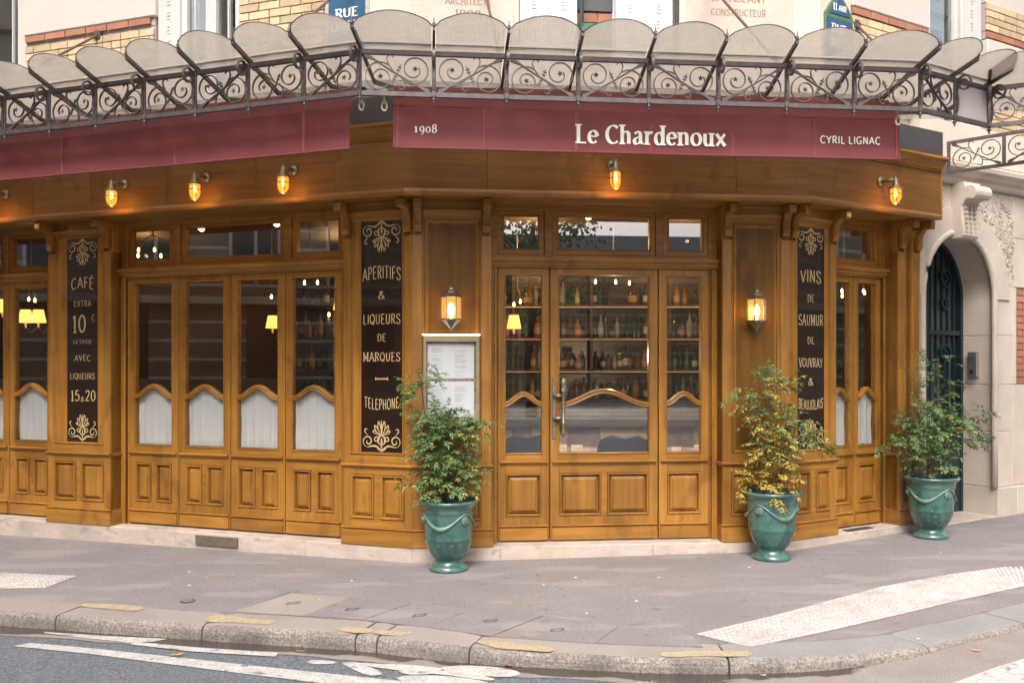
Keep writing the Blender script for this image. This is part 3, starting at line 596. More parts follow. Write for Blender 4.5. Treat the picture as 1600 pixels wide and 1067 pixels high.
def leaf_door(fr, u0, u1, st, zt, n, npan, zends, zpeak, name='door_leaf', zb=ZB+.014):
    """one glazed leaf: stiles and rails, arched bar, pane, raised panels, ledge and kick board"""
    m = MB(fr); nb = n-.045
    m.rings([(u0+.004,u1-.004,zb,zt,nb),(u0+.004,u1-.004,zb,zt,n-.002),(u0+.0065,u1-.0065,zb+.002,zt-.002,n),(u0+st,u1-st,.333,zt-.062,n),(u0+st,u1-st,.333,zt-.062,nb),(u0+.004,u1-.004,zb,zt,nb)], cap=False)
    D = obj(name, m, wood_v, shop)
    m = MB(fr)
    m.box(u0+st, u1-st, nb+.001, n-.0006, .695, .868)
    if npan == 2: c = (u0+u1)/2; m.box(c-.026, c+.026, nb+.001, n-.0008, .333, .695)
    objs('rail', m, wood_h, D, bevel=.0025)
    a, b = u0+st, u1-st
    if npan == 2: spans = [(a, (u0+u1)/2-.026), ((u0+u1)/2+.026, b)]
    else: spans = [(a, b)]
    for p, q in spans: raised(fr, p, q, .333, .695, n, D)
    bead(fr, a, b, .868, zt-.062, n, D, 0.012)
    m = MB(fr); m.box(a, b, n-.028, n-.022, .862, zt-.055); obj('pane', m, pane, D)
    # arched bar
    m = MB(fr); secs = []; K = 26; hw = (b-a)/2; c = (a+b)/2
    def crv(x): t = (x-c)/(hw+.008); return zends+(zpeak-zends)*(.5+.5*cos(pi*max(-1,min(1,t))))**1.05
    for i in range(K+1):
        x = a-.008+(b-a+.016)*i/K; z = crv(x); dz = (crv(x+.002)-crv(x-.002))/.004; l = math.hypot(1, dz); ox, oz = -dz/l, 1/l
        secs.append([(x+ox*o, n+d, z+oz*o) for o, d in ((-.023,-.03),(-.023,.004),(-.014,.014),(-.004,.010),(.0,.016),(.012,.018),(.02,.010),(.023,-.002),(.023,-.03))])
    m.loop(secs); obj('arched_bar', m, wood_h, D, smooth=False)
    m = MB(fr); m.box(u1-.022, u1+.022, nb-.016, nb-.001, zb, zt); obj('door_stop', m, wood_v, D)
    ledge(fr, u0+.02, u1-.02, .787, n, D, .036, .030)
    ledge(fr, u0+.016, u1-.016, .25, n, D, .026, .026, 'kick_moulding')
    m = MB(fr); m.box(u0+.018, u1-.018, n-.01, n+.015, zb+.003, .238); obj('kick_board', m, wood_h, D, bevel=.002)
    return D, a, b, crv
def voile(fr, a, b, z0, crv, n, label):
    m = MB(fr); K = 40; ph = random.random()*9; va = random.uniform(.001,.0042); rows = []
    for r in range(9):
        t = r/8; row = []
        for i in range(K+1):
            x = a+(b-a)*i/K; zt = crv(x)-.02; s = sin(x*75+ph)+.6*sin(x*143+ph*2)
            row.append((x, n-.03+s*va*(1-.4*t)+.003*sin(7*t+x*20), z0+(zt-z0)*t))
        rows.append(row)
    m.sheet(rows); o = obj('cafe_curtain', m, curtain_m, smooth=True); tag(o, label, 'curtain', 'white cafe curtains behind the lower panes'); return o
def transom(fr, g0, g1, z0, z1, n, open_=0):
    w = .052; m = MB(fr)
    m.rings([(g0-w,g1+w,z0-w,z1+w*.8,n-.04),(g0-w,g1+w,z0-w,z1+w*.8,n-.003),(g0-w+.003,g1+w-.003,z0-w+.003,z1+w*.8-.003,n),(g0,g1,z0,z1,n),(g0,g1,z0,z1,n-.04),(g0-w,g1+w,z0-w,z1+w*.8,n-.04)], cap=False)
    D = obj('transom_window', m, wood_h, shop); bead(fr, g0, g1, z0, z1, n, D, .012)
    m = MB(fr); m.box(g0-.01, g1+.01, n-.026, n-.02, z0-.01, z1+.01); obj('pane', m, pane_t, D)
    return D
NR = -.17
def bay(fr, w0, w1, l0, l1, tr, k=''):
    """casing between two pillars (w0..w1) with leaves from l0 to l1 and the transom row tr"""
    m = MB(fr)
    for a, b in ((w0-.02, l0), (l1, w1+.02)): m.box(a, b, -.24, NR+.0, ZB, 2.43)
    for a, b in ((w0, l0-.012), (l1+.012, w1)):
        if b-a > .03: m.box(a-.02*(a==w0), b+.02*(b==w1), -.24, NR+.028, ZB, 2.425)
    objs('door_jamb', m, wood_v, shop, bevel=.004)
    m = MB(fr)
    for a, b in ((l0-.03, l0-.012), (l1+.012, l1+.03)): m.box(a, b, NR-.01, NR+.04, ZB+.002, 2.43)
    objs('jamb_moulding', m, wood_v, shop, bevel=.005)
    m = MB(fr)
    m.prism([(NR-.03,2.428),(NR+.03,2.428),(NR+.036,2.44),(NR+.05,2.446),(NR+.055,2.47),(NR+.07,2.478),(NR+.08,2.495),(NR+.08,2.508),(NR-.03,2.508)], w0-.02, w1+.02)
    obj('header_moulding', m, wood_h, shop)
    m = MB(fr); m.box(w0-.02, w1+.02, -.25, NR-.028, 2.508, 2.97); 
    # open window holes are cut by building the backing from pieces instead
    m = MB(fr); e = [w0-.02]+[x for g in tr for x in (g[0]-.052, g[1]+.052)]+[w1+.02]
    for a, b in zip(e[::2], e[1::2]):
        if b-a > .004: m.box(a, b, -.24, NR+.018, 2.508, 2.93)
    m.box(w0-.02, w1+.02, -.24, NR+.019, 2.905, 2.965); m.box(w0-.02, w1+.02, -.235, NR+.016, 2.5085, 2.5385)
    objs('transom_frame', m, wood_h, shop, bevel=.004)
    for g0, g1 in tr: transom(fr, g0, g1, 2.592, 2.862, NR+.002)
    m = MB(fr); m.box(w0-.03, w1+.03, -.30, -.0, ZB-.06, ZB-.0005); 
    obj('threshold', m, step_m, shop, bevel=.004)
def console(fr, uc, w=.062, parent=None, s=1):
    m = MB(fr)
    p = [(-.01,2.952),(.205,2.952),(.215,2.94),(.215,2.885),(.2,2.875),(.165,2.875),(.150,2.865)]
    p += [(.15-.105*sin(R(a)), 2.865-.115*(1-cos(R(a)))) for a in range(10,91,10)]
    p += [(.05,2.74),(.054,2.72),(.05,2.705),(.04,2.70),(.044,2.685),(.036,2.672),(-.01,2.672)]
    p = [(n*.78 if n > 0 else n, z+(.02 if z < 2.87 else 0)) for n, z in p]
    m.prism(p, uc-w/2, uc+w/2); C_ = obj('console_bracket', m, wood_v, shop, bevel=.003)
    m = MB(fr)
    for k in (-1,0,1): m.prism([(n+.006, z) for n, z in p[6:18]]+[(n-.02, z) for n, z in p[6:18]][::-1], uc+k*w*.29-w*.09, uc+k*w*.29+w*.09)
    obj('fluting', m, wood_v, C_)
def pillar(fr, u0, u1, sign=None, k0=0, k1=0, strips=(.085,.085), side0=True, side1=True, npan=2):
    m = MB(fr)
    m.box(u0, u1, -.26, -.024, ZB, 2.95, k0 and -k0*0 or 0, 0)
    b = obj('pillar_core', m, wood_v, shop)
    m = MB(fr)
    m.box(u0, u0+strips[0], -.20 if not k0 else -.03, 0, ZB+.14, 2.67, k0, 0); m.box(u1-strips[1], u1, -.20 if not k1 else -.03, 0, ZB+.14, 2.67, 0, k1)
    st = objs('pilaster_strip', m, wood_v, shop, bevel=.004)
    m = MB(fr)                                              # fine bead beside each strip
    m.box(u0+strips[0]+.002, u0+strips[0]+.014, -.03, -.006, .87, 2.80); m.box(u1-strips[1]-.014, u1-strips[1]-.002, -.03, -.006, .87, 2.80)
    objs('pilaster_bead', m, wood_v, shop, bevel=.003)
    a, c = u0+strips[0], u1-strips[1]
    m = MB(fr); m.box(u0+.001, u1-.001, -.20 if not (k0 or k1) else -.03, -.001, .70, .865, k0, k1); m.box(a, c, -.03, -.0015, ZB+.14, .335)
    if npan == 2: cc = (a+c)/2; m.box(cc-.03, cc+.03, -.03, -.001, .335, .70)
    objs('pillar_rail', m, wood_h, shop, bevel=.003)
    if npan == 2:
        raised(fr, a, cc-.03, .335, .70, -.001, shop); raised(fr, cc+.03, c, .335, .70, -.001, shop)
    else: raised(fr, a, c, .335, .70, -.001, shop)
    sp = dict(k0=k0, k1=k1)
    x0, x1 = u0-(.012 if not k0 else 0), u1+(.012 if not k1 else 0)
    ledge(fr, x0, x1, .775, 0, shop, .036, .026, **sp)
    if not k0: m = MB(fr); m.box(u0-.012, u0+.001, -.2, -.0, .757, .793); obj('ledge_return', m, wood_h, shop, bevel=.004)
    if not k1: m = MB(fr); m.box(u1-.001, u1+.012, -.2, -.0, .757, .793); obj('ledge_return', m, wood_h, shop, bevel=.004)
    ledge(fr, x0, x1, .257, 0, shop, .026, .022, 'base_moulding', **sp)
    m = MB(fr); m.box(x0, x1, -.2 if not (k0 or k1) else -.05, .014, ZB, .246, k0, k1); obj('base_board', m, wood_h, shop, bevel=.003)
    # capital under the cornice
    m = MB(fr); m.prism([(-.03,2.80),(-.012,2.80),(-.006,2.812),(.004,2.818),(.006,2.836),(.02,2.846),(.024,2.862),(.03,2.868),(.03,2.878),(-.03,2.878)], a, c)
    obj('capital_moulding', m, wood_h, shop)
    m = MB(fr); m.box(u0+.002, u1-.002, -.2 if not (k0 or k1) else -.03, .012, 2.878, 2.952, k0, k1); obj('capital_frieze', m, wood_h, shop, bevel=.003)
    if sign:
        s0, s1 = sign
        m = MB(fr); m.box(a+.014, s0, -.03, -.012, .865, 2.81); m.box(s1, c-.014, -.03, -.012, .865, 2.81); m.box(s0, s1, -.03, -.012, .8655, .888); objs('sign_surround', m, wood_v, shop, bevel=.002)
        ledge(fr, a, c, .872, -.006, shop, .016, .014, 'sill_bead')
    else:
        inset(fr, a+.014, c-.014, .865, 2.80, -.012, .012, shop)
    console(fr, u0+strips[0]/2+.002); console(fr, u1-strips[1]/2-.002)
# A side
pillar(fA, -3.837, -3.095, (-3.618,-3.250), strips=(.075,.075))
pillar(fA, -.639, 0, (-.475,-.098), k1=kAB, strips=(.072,.072))
pillar(fA, -6.98, -6.30, None)
bay(fA, -3.095, -.639, -3.03, -.742, [(-2.975,-2.555),(-2.374,-1.365),(-1.188,-.780)])
bay(fA, -6.30, -3.837, -6.235, -3.945, [(-6.17,-5.76),(-5.56,-4.62),(-4.465,-3.99)])
names4 = ['leftmost', 'second', 'third', 'rightmost']
for i in range(4):
    w = (3.03-.742)/4; a = -3.03+w*i
    D, p, q, cv = leaf_door(fA, a, a+w, .078, 2.428, NR, 2, 1.315, 1.412, 'folding_door_leaf')
    voile(fA, p, q, .87, cv, NR-.02, 'white cafe curtain in the %s of the four folding door leaves left of the corner' % names4[i])
for i in range(4):
    a = -6.235+.5725*i
    D, p, q, cv = leaf_door(fA, a, a+.5725, .078, 2.428, NR, 2, 1.315, 1.412, 'folding_door_leaf')
    voile(fA, p, q, .87, cv, NR-.02, ['white cafe curtain far down the left facade, beyond the view', 'white cafe curtain second from the far left end of the facade', 'white cafe curtain cut by the left edge of the picture', 'white cafe curtain just left of the coffee price sign'][i])
# B side
pillar(fB, 0, .648, None, k0=kAB, strips=(.085,.085))
pillar(fB, 2.600, LB, None, k1=kBC, strips=(.078,.078))
bay(fB, .648, 2.600, .712, 2.540, [(.766,1.055),(1.23,2.013),(2.187,2.475)])
leaf_door(fB, .712, 1.152, .068, 2.428, NR, 1, 1.278, 1.362, 'side_door_leaf')
CD, _, _, _ = leaf_door(fB, 1.156, 2.090, .082, 2.428, NR, 2, 1.268, 1.386, 'entrance_door')
leaf_door(fB, 2.094, 2.540, .076, 2.428, NR, 1, 1.278, 1.362, 'side_door_leaf')
# C side
pillar(fC, 0, .589, (.110,.448), k0=kBC, strips=(.075,.075))
pillar(fC, 1.457, 1.762, None, strips=(.07,.07), npan=1)
bay(fC, .589, 1.457, .655, 1.405, [(.72,1.33)])
for i in range(2):
    a = .655+.375*i
    D, p, q, cv = leaf_door(fC, a, a+.373, .062, 2.428, NR, 1, 1.30, 1.385, 'narrow_door_leaf')
    voile(fC, p, q, .87, cv, NR-.02, 'white cafe curtain in the %s narrow door right of the wine sign' % ('left','right')[i])
# entrance handle
m = MB(fB); hu = 1.19; m.box(hu-.017, hu+.017, NR, NR+.008, .985, 1.50); H_ = obj('handle_plate', m, brass, CD, bevel=.006)
m = MB(fB)
for z in (1.16, 1.35): m.box(hu-.01, hu+.082, NR+.008, NR+.05, z-.014, z+.014)
c = fB.P(hu+.072, NR+.055, 0)
m.fr = ID; m.lathe([(.001,1.0),(.012,1.01),(.018,1.03),(.022,1.06),(.014,1.09),(.024,1.11),(.024,1.13),(.015,1.145),(.016,1.30),(.015,1.375),(.024,1.385),(.024,1.40),(.014,1.42),(.022,1.445),(.019,1.475),(.008,1.50),(.001,1.508)], c, 14)
obj('pull_handle', m, brass, CD, smooth=True)
# cornice, fascia and crown round the corner
def runs(fn):
    fn(fA, -7.2, 0, 0, kAB); fn(fB, 0, LB, kAB, kBC); fn(fC, 0, 1.79-.0, kBC, 0)
FN = .25
def corn(fr, a, b, k0, k1):
    if fr is fC: b = 1.70
    m = MB(fr); m.box(a, b, -.24, FN-.015, 2.953, 2.972, k0, k1); obj('soffit', m, wood_h, shop)
    m = MB(fr); m.prism([(FN-.06,2.950),(FN+.0,2.944),(FN+.010,2.948),(FN+.022,2.958),(FN+.026,2.972),(FN+.020,2.985),(FN+.008,2.990),(FN+.004,3.0),(FN-.06,3.0)], a, b, k0, k1); obj('cornice_moulding', m, wood_h, shop, smooth=False)
    m = MB(fr); m.prism([(FN-.03,3.385),(FN+.012,3.385),(FN+.018,3.40),(FN+.03,3.405),(FN+.035,3.43),(FN+.055,3.445),(FN+.07,3.475),(FN+.09,3.485),(FN+.09,3.505),(FN-.03,3.505)], a, b, k0, k1); obj('crown_moulding', m, wood_h, shop)
    m = MB(fr); m.box(a, b, -.2, FN+.05, 3.507, 3.515, k0, k1); m.box(a, b, FN-.03, FN+.03, 3.515, 3.745, k0, k1); objs('zinc_upstand', m, darkm, shop)
runs(corn)
def fascia(fr, cuts, k0, k1):
    for i, (a, b) in enumerate(zip(cuts, cuts[1:])):
        m = MB(fr); g0 = .0015; m.box(a+(g0 if i else 0), b-(g0 if i < len(cuts)-2 else 0), -.2 if True else 0, FN, 2.998, 3.388, k0 if i == 0 else 0, k1 if i == len(cuts)-2 else 0)
        obj('fascia_board', m, wood_f, shop, bevel=.001)
hA = [round(fA.hit(x, .25), 3) for x in (52,141,262,400,523)]
fascia(fA, [-7.2,-5.6]+hA+[0], 0, kAB)
fascia(fB, [0]+[round(fB.hit(x, .25), 3) for x in (762,1150)]+[LB], kAB, kBC)
fascia(fC, [0,1.70], kBC, 0)
m = MB(fC); m.box(1.70, 1.722, -.2, FN+.012, 2.95, 3.39); obj('fascia_end_board', m, wood_v, shop, bevel=.003)
# stone base
def base(fr, a, b, k0, k1):
    m = MB(fr); m.box(a, b, -.35, .006, -.2, ZB-.001, k0, k1); objs('stone_base', m, step_m, shop, bevel=.006)
for a, b in ((-7.2,-5.2),(-5.2,-3.95),(-3.95,-2.35),(-2.35,-1.0),(-1.0,0)): base(fA, a+.001*(a > -7), b-.001*(b < 0), 0, kAB if b == 0 else 0)
for a, b in ((0,.72),(.72,2.0),(2.0,LB)): base(fB, a+.001*(a > 0), b-.001*(b < 3), kAB if a == 0 else 0, kBC if b > 3 else 0)
for a, b in ((0,.9),(.9,1.765)): base(fC, a+.001*(a > 0), b, kBC if a == 0 else 0, 0)
# vent in the base
u0, u1 = fA.hit(308), fA.hit(373)
vt = thing('vent_grille', 'bronze coloured louvred vent set in the stone base under the folding doors', 'vent', fA.P((u0+u1)/2, .02, .02), world=True)
m = MB(fA); m.box(u0, u1, 0, .024, .012, .098); obj('vent_frame', m, mat('bronze grille', (.2,.17,.13), (.15,.125,.1), (20,20,20), .5, metal=.4), vt)
for k in range(9):
    m = MB(fA); z = .018+k*.0085; m.prism([(.024,z),(.029,z),(.026,z+.005),(.024,z+.005)], u0+.004, u1-.004); obj('slat', m, brass, vt)
m = MB(fC); m.box(.78, 1.12, .03-.12, -.02, ZB, ZB+.008); o = obj('door_mat', m, darkm); tag(o, 'dark flat mat on the stone step of the narrow double door', 'mat')

# ================================================================== PAINTED SIGNS
def sign(fr, u0, u1, label, rows):
    t = thing('painted_sign', label, 'sign', fr.P((u0+u1)/2, -.01, .89), world=True)
    m = MB(fr); m.box(u0, u1, -.024, -.016, .889, 2.809); obj('sign_glass', m, signm, t)
    uc = (u0+u1)/2; n = -.0155; w = u1-u0
    m = MB(fr); ornament(m, uc, 2.71, w*.98, n, -1); obj('ornament', m, goldm, t)
    m = MB(fr); ornament(m, uc, .985, w*.98, n, 1); obj('ornament', m, goldm, t)
    for r in rows:
        m = MB(fr)
        if r[0] == '—': m.box(uc-.06, uc+.06, n, n+.0005, r[1], r[1]+.012); m.box(uc-.06, uc-.05, n, n+.0006, r[1]-.006, r[1]+.018); m.box(uc+.05, uc+.06, n, n+.0006, r[1]-.006, r[1]+.018)
        else: text(m, r[0], uc+(r[5] if len(r) > 5 else 0), r[1], r[2], r[3]*w, n, arch=(r[4] if len(r) > 4 else 0), thick=(.16 if r[2] > .055 else .12), thin=.075, gap=.20, serif=(r[6] if len(r) > 6 else 0))
        (objs if r[0] == '—' else obj)('lettering', m, goldm, t)
    return t
zA = lambda y: round(fA.hit(127, -.015, y)[1], 3)
def zrow(fr, px, y): return fr.hit(px, -.015, y)[1]
def mk(fr, px, s, ytop, ybot, wf, *rest):
    zt, zb = zrow(fr, px, ytop), zrow(fr, px, ybot); return (s, zb, zt-zb, wf)+rest
sign(fA, -3.618, -3.250, 'dark glass sign with gold lettering of coffee prices, left of the folding doors', [
    mk(fA,127,'CAFÉ',436,453,.72,.018), mk(fA,127,'EXTRA',470,479,.56), mk(fA,124,'10',493,519,.42,0,-.04), mk(fA,143,'C',492,501,.08,0,.13), mk(fA,143,'-',503,506,.06,0,.13),
    mk(fA,127,'LA TASSE',531,537,.6), mk(fA,127,'AVEC',556,565,.52,.012), mk(fA,127,'LIQUEURS',583,592,.8), mk(fA,117,'15',610,626,.27,0,-.088), mk(fA,127,'&',620,627,.12), mk(fA,138,'20',610,626,.32,0,.095)])
sign(fA, -.475, -.098, 'dark glass sign with gold lettering of aperitifs and liqueurs, at the left of the corner', [
    mk(fA,596,'APERITIFS',420,439,.92,.022), mk(fA,596,'&',455,467,.16), mk(fA,596,'LIQUEURS',491,506,.9), mk(fA,596,'DE',522,533,.2), mk(fA,596,'MARQUES',551,564,.9,0,0,.15),
    ('—', zrow(fA,596,593)), mk(fA,596,'TELEPHONE',620,636,.84,-.02)])
sign(fC, .110, .448, 'dark glass sign with gold lettering of wines, right of the entrance corner', [
    mk(fC,1268,'VINS',424,443,.74,.012), mk(fC,1268,'DE',461,472,.24), mk(fC,1268,'SAUMUR',492,508,.9,0,0,.14), mk(fC,1268,'DE',527,537,.24), mk(fC,1268,'VOUVRAY',560,573,.86,0,0,.14),
    mk(fC,1268,'&',591,602,.18), mk(fC,1268,'BEAUJOLAIS',622,637,.9,-.015)])

# ================================================================== UPPER STOREYS
bld = thing('corner_building', 'pale stone and yellow brick building rising above the shopfront', 'building', fB.P(1.6,-.4,3.5), world=True)
UN = -.05; UB = -.2
cA = -.37; cB0 = -.36; cB1 = LB+.37; cC = .37
def wallbox(fr, a, b, n1, z0, z1, m_, name='wall', bev=0, back=-.5): m = MB(fr); m.box(a, b, back, n1, z0, z1); return obj(name, m, m_, bld, bevel=bev)
def bricks(fr, u0, u1, z0, z1, n, m_=None, bw=.2, bh=.060, gap=.011, shift=0):
    wallbox(fr, u0, u1, n-.006, z0, z1, mortar, 'mortar_bed')
    m = MB(); m.box(-bw/2, bw/2, -.02, 0, 0, bh); me = m.mesh('brick'); me.materials.append(m_ or brick_y)
    hb = MB(); hb.box(-bw/4+.002, bw/4-.002, -.02, 0, 0, bh); mh = hb.mesh('brick'); mh.materials.append(m_ or brick_y)
    r = 0; z = z0+gap
    off = OFF['corner_building']
    while z+bh <= z1+.003:
        u = u0+gap/2; first = True
        while u < u1-.03:
            w = bw/2-.004 if (first and r % 2) else bw
            if r % 3 == 2 and not first and random.random() < .3: w = bw/2-.004
            me_, ww = (me, bw) if w == bw else (mh, bw/2-.004)
            sc = min(1, (u1-u-gap/2)/ww)
            o = bpy.data.objects.new('brick', me_); COL.objects.link(o); o.parent = bld
            x, y, zz = fr.P(u+ww*sc/2, n+.020+random.uniform(-.001,.002), z); o.location = (x-off[0], y-off[1], zz-off[2]); o.rotation_euler = (0,0,fr.a+pi); o.scale = (sc,1,1)
            u += ww*sc+gap; first = False
        z += bh+gap; r += 1
def sash(fr, u0, u1, z0, z1, n, leaves=2):
    m = MB(fr); w = .06
    m.box(u0, u1, n-.06, n, z0, z0+w); m.box(u0, u0+w, n-.06, n+.01, z0, z1); m.box(u1-w, u1, n-.06, n+.01, z0, z1); m.box(u0, u1, n-.06, n, z1-w, z1)
    if leaves == 2: c = (u0+u1)/2; m.box(c-.055, c+.055, n-.05, n+.012, z0, z1)
    D = obj('window', m, whitepaint, bld, bevel=.004); m = MB(fr); m.box(u0+w*.8, u1-w*.8, n-.035, n-.03, z0+w*.8, z1-w*.8); obj('pane', m, upane, D)
    m = MB(fr)
    for q in ([u0+.13, u1-.15] if leaves == 2 else []): m.box(q, q+.014, n-.03, n-.005, z0+w, z1-w)
    if leaves == 2: objs('glazing_bar', m, whitepaint, D)
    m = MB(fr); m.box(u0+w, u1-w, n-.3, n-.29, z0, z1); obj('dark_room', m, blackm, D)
upane = glass('upper window glass', (.8,.84,.86), .14, 2.0)
def shutter(fr, u0, u1, z0, z1, n, slots=True, leafs=2):
    m = MB(fr); m.box(u0, u1, n-.03, n, z0, z1); D = obj('shutter', m, whitepaint, bld, bevel=.003)
    for k in range(leafs):
        a = u0+(u1-u0)*k/leafs; b = u0+(u1-u0)*(k+1)/leafs
        m = MB(fr); m.box(a+.002, b-.002, n, n+.006, z0, z1); obj('shutter_leaf', m, whitepaint, D, bevel=.002)
        m = MB(fr); c = (a+b)/2
        for z in [z0+.13*i for i in range(int((z1-z0)/.13))]:
            for dz in (0,.03,.06):
                m.box(c-.018, c+.018, n+.006, n+.0105, z+dz, z+dz+.010)
        obj('louvre_slots', m, whitepaint, D, kind='stuff')
        if k % 2: m = MB(fr); m.box(a-.008, a+.008, n+.006, n+.018, 4.36, 4.50); obj('shutter_bolt', m, whitepaint, D)
ZU = 8.0
def course(fr, u0, u1, z, n, bw=.24): bricks(fr, u0, u1, z, z+.07, n, brick_o, bw, .056)
# --- A
wallbox(fA, -7.5, cA, -.10, 3.4, 3.98, stone, 'wall')
sash(fA, -5.4, -4.27, 3.95, 6.0, UN-.06); shutter(fA, -5.75, -5.42, 3.95, 6.0, UN-.04)
wallbox(fA, -7.5, -5.76, UN, 3.98, ZU, render_w)
bricks(fA, -4.16, -2.62, 3.98, 4.72, UN); course(fA, -4.16, -2.62, 4.722, UN+.004)
wallbox(fA, -4.17, -2.60, UN+.03, 4.795, ZU, render_w, 'render_panel', .01)
wallbox(fA, -4.27, -4.17, UN-.01, 3.98, ZU, render_w); 
shutter(fA, -2.60, -2.36, 3.98, 6.0, UN-.02, leafs=1); sash(fA, -2.36, -1.72, 3.95, 6.0, UN-.05)
wallbox(fA, -2.62, -1.68, UN-.02, 6.0, ZU, render_w); wallbox(fA, -5.76, -4.26, UN-.02, 6.0, ZU, render_w)
bricks(fA, -1.70, -.84, 3.98, 5.0, UN); wallbox(fA, -1.70, -.84, UN, 5.0, ZU, render_w)
wallbox(fA, -.84, cA, UN, 3.98, ZU, stone, 'quoin')
# --- B
wallbox(fB, cB0, .90, UB, 3.4, ZU, stone, 'wall', .008); wallbox(fB, .90, 2.28, UB-.03, 3.4, 4.12, stone, 'window_sill')
m = MB(fB)
shutter(fB, .905, 1.40, 4.12, 6.2, UB-.03, leafs=2); shutter(fB, 1.73, 2.235, 4.12, 6.2, UB-.03, leafs=2)
wallbox(fB, 1.40, 1.73, UB-.16, 4.12, ZU, mortar)
for z, mm in ((4.16,brick_o),(4.245,brick_o),(4.33,brick_g),(4.415,brick_o),(4.50,brick_g),(4.585,brick_o)):
    for a, b in ((1.47,1.595),(1.603,1.728)) if mm is brick_o else ((1.47,1.728),):
        m = MB(fB); m.box(a, b, UB-.17, UB-.14, z, z+.077); obj('brick', m, mm, bld)
    m = MB(fB); m.add([(1.41,UB-.08,z-.03),(1.465,UB-.14,z),(1.465,UB-.14,z+.077),(1.41,UB-.08,z+.047)], [(0,1,2,3)]); m.add([(1.41,UB-.2,z-.03),(1.465,UB-.2,z),(1.465,UB-.2,z+.077),(1.41,UB-.2,z+.047)], [(0,1,2,3)]); obj('brick', m, mm, bld)
m = MB(fB); m.box(1.41, 1.73, UB-.2, UB-.13, 4.68, 5.2); obj('window_recess', m, darkm, bld)
m = MB(fB)
for q in (1.435, 2.265): m.tube([(q,UB+.0,3.95),(q,UB+.0,6)], .017, 8)
objs('drain_pipe', m, mat('dark green pipe', (.03,.05,.05), (.02,.035,.035), (9,9,9), .4), bld)
wallbox(fB, .90, 2.29, UB-.02, 6.2, ZU, stone); wallbox(fB, 2.285, cB1, UB, 3.4, ZU, stone, 'wall', .008)
wallbox(fB, 2.35, 3.30, UB+.006, 4.22, ZU-.5, stone2, 'inscription_slab', .004); wallbox(fB, -.02, .85, UB+.005, 4.3, ZU-.5, stone2, 'inscription_slab', .004)
carve = mat('incised letters', (.20,.145,.10), (.27,.20,.15), (30,30,30), .9)
def ins(s, x0, x1, yt, yb, **k):
    m = MB(fB); a, b = fB.hit(x0, UB), fB.hit(x1, UB); xm = (x0+x1)/2; zt, zb = fB.hit(xm, UB, yt)[1], fB.hit(xm, UB, yb)[1]
    text(m, s, (a+b)/2, zb, zt-zb, b-a, UB+.0075, thick=.15, thin=.06, serif=.13); obj('inscription', m, carve, bld)
ins('ARCHITECTE',696,768,-1,8); ins('1908',711,751,17,28); ins('L. CASEANT',1112,1196,-6,4); ins('CONSTRUCTEUR',1111,1196,16,26)
# --- C
wallbox(fC, cC, 7.5, -.10, 3.4, 3.98, stone, 'wall')
wallbox(fC, cC, .84, UN, 3.98, ZU, stone, 'quoin')
bricks(fC, .84, 1.95, 3.98, 4.765, UN); course(fC, .84, 1.95, 4.768, UN+.004)
wallbox(fC, .84, 1.96, UN+.03, 4.842, ZU, render_w, 'render_panel', .01)
sash(fC, 2.0, 2.52, 3.95, 6.0, UN-.05, 1); shutter(fC, 2.53, 2.86, 3.95, 6.0, UN-.02, leafs=1); wallbox(fC, 1.96, 2.9, UN-.02, 6.0, ZU, render_w)
bricks(fC, 2.90, 4.2, 3.98, 4.32, UN); course(fC, 2.90, 4.2, 4.325, UN+.004)
wallbox(fC, 2.90, 4.2, UN+.035, 4.40, 4.93, render_w, 'render_panel', .01); course(fC, 2.90, 4.2, 4.94, UN+.004); bricks(fC, 2.90, 4.2, 5.015, 5.3, UN)
wallbox(fC, 2.90, 4.2, UN, 5.31, ZU, render_w); wallbox(fC, 4.2, 7.5, UN, 3.98, ZU, render_w)
# street signs
blue = mat('blue enamel', (.035,.10,.20), (.03,.085,.17), (8,8,8), .3, coat=.4); greyst = mat('carved sign frame', (.42,.41,.36), (.33,.33,.28), (15,15,15), .8, bump=.3); greenf = mat('green enamel frame', (.10,.17,.09), (.07,.13,.06), (9,9,9), .4)
def arched(u0, u1, z0, z1, h, n=10): return [(u0,z0),(u1,z0),(u1,z1)]+[(u1+(u0-u1)*i/n, z1+h*sin(pi*i/n)) for i in range(1,n)]+[(u0,z1)]
u0, u1 = -.785, -.44; zt = 4.70
ss = thing('street_sign', 'blue enamel street name plate in a scrolled stone frame, left of the corner', 'sign', fA.P(-.6, UN, 4.1), world=True)
m = MB(fA); m.box(u0-.035, u1+.035, UN, UN+.03, 4.1, zt+.03); obj('sign_frame', m, greyst, ss, bevel=.006)
m = MB(fA)
for q in (u0-.01, u1+.01): m.plate([(q+.04*cos(R(a)), zt+.05+.04*sin(R(a))) for a in range(0,360,24)], UN, UN+.045); m.strap(scroll(q, zt+.05, .034, .008, 0, 1.5), UN+.045, UN+.055, .008)
obj('frame_scroll', m, greyst, ss)
m = MB(fA); m.box(u0, u1, UN+.03, UN+.038, 4.12, zt); obj('name_plate', m, blue, ss)
m = MB(fA); text(m, 'RUE', -.61, 4.525, .072, .21, UN+.039, thick=.2, thin=.08, serif=.18); text(m, 'CHANZY', -.61, 4.415, .072, .30, UN+.039, thick=.2, thin=.08, serif=.18); obj('lettering', m, whitep, ss)
sC = thing('street_sign', 'blue and green enamel street name plate with arched top, right of the corner', 'sign', fC.P(.66, UN, 4.1), world=True)
a0, a1 = .50, .83; n0 = UN
m = MB(fC); m.plate(arched(a0-.02, a1+.02, 4.05, 4.72, .17), n0, n0+.02); obj('sign_frame', m, greenf, sC, bevel=.004)
m = MB(fC); m.box(a0, a1, n0+.02, n0+.026, 4.2, 4.68); obj('name_plate', m, blue, sC)
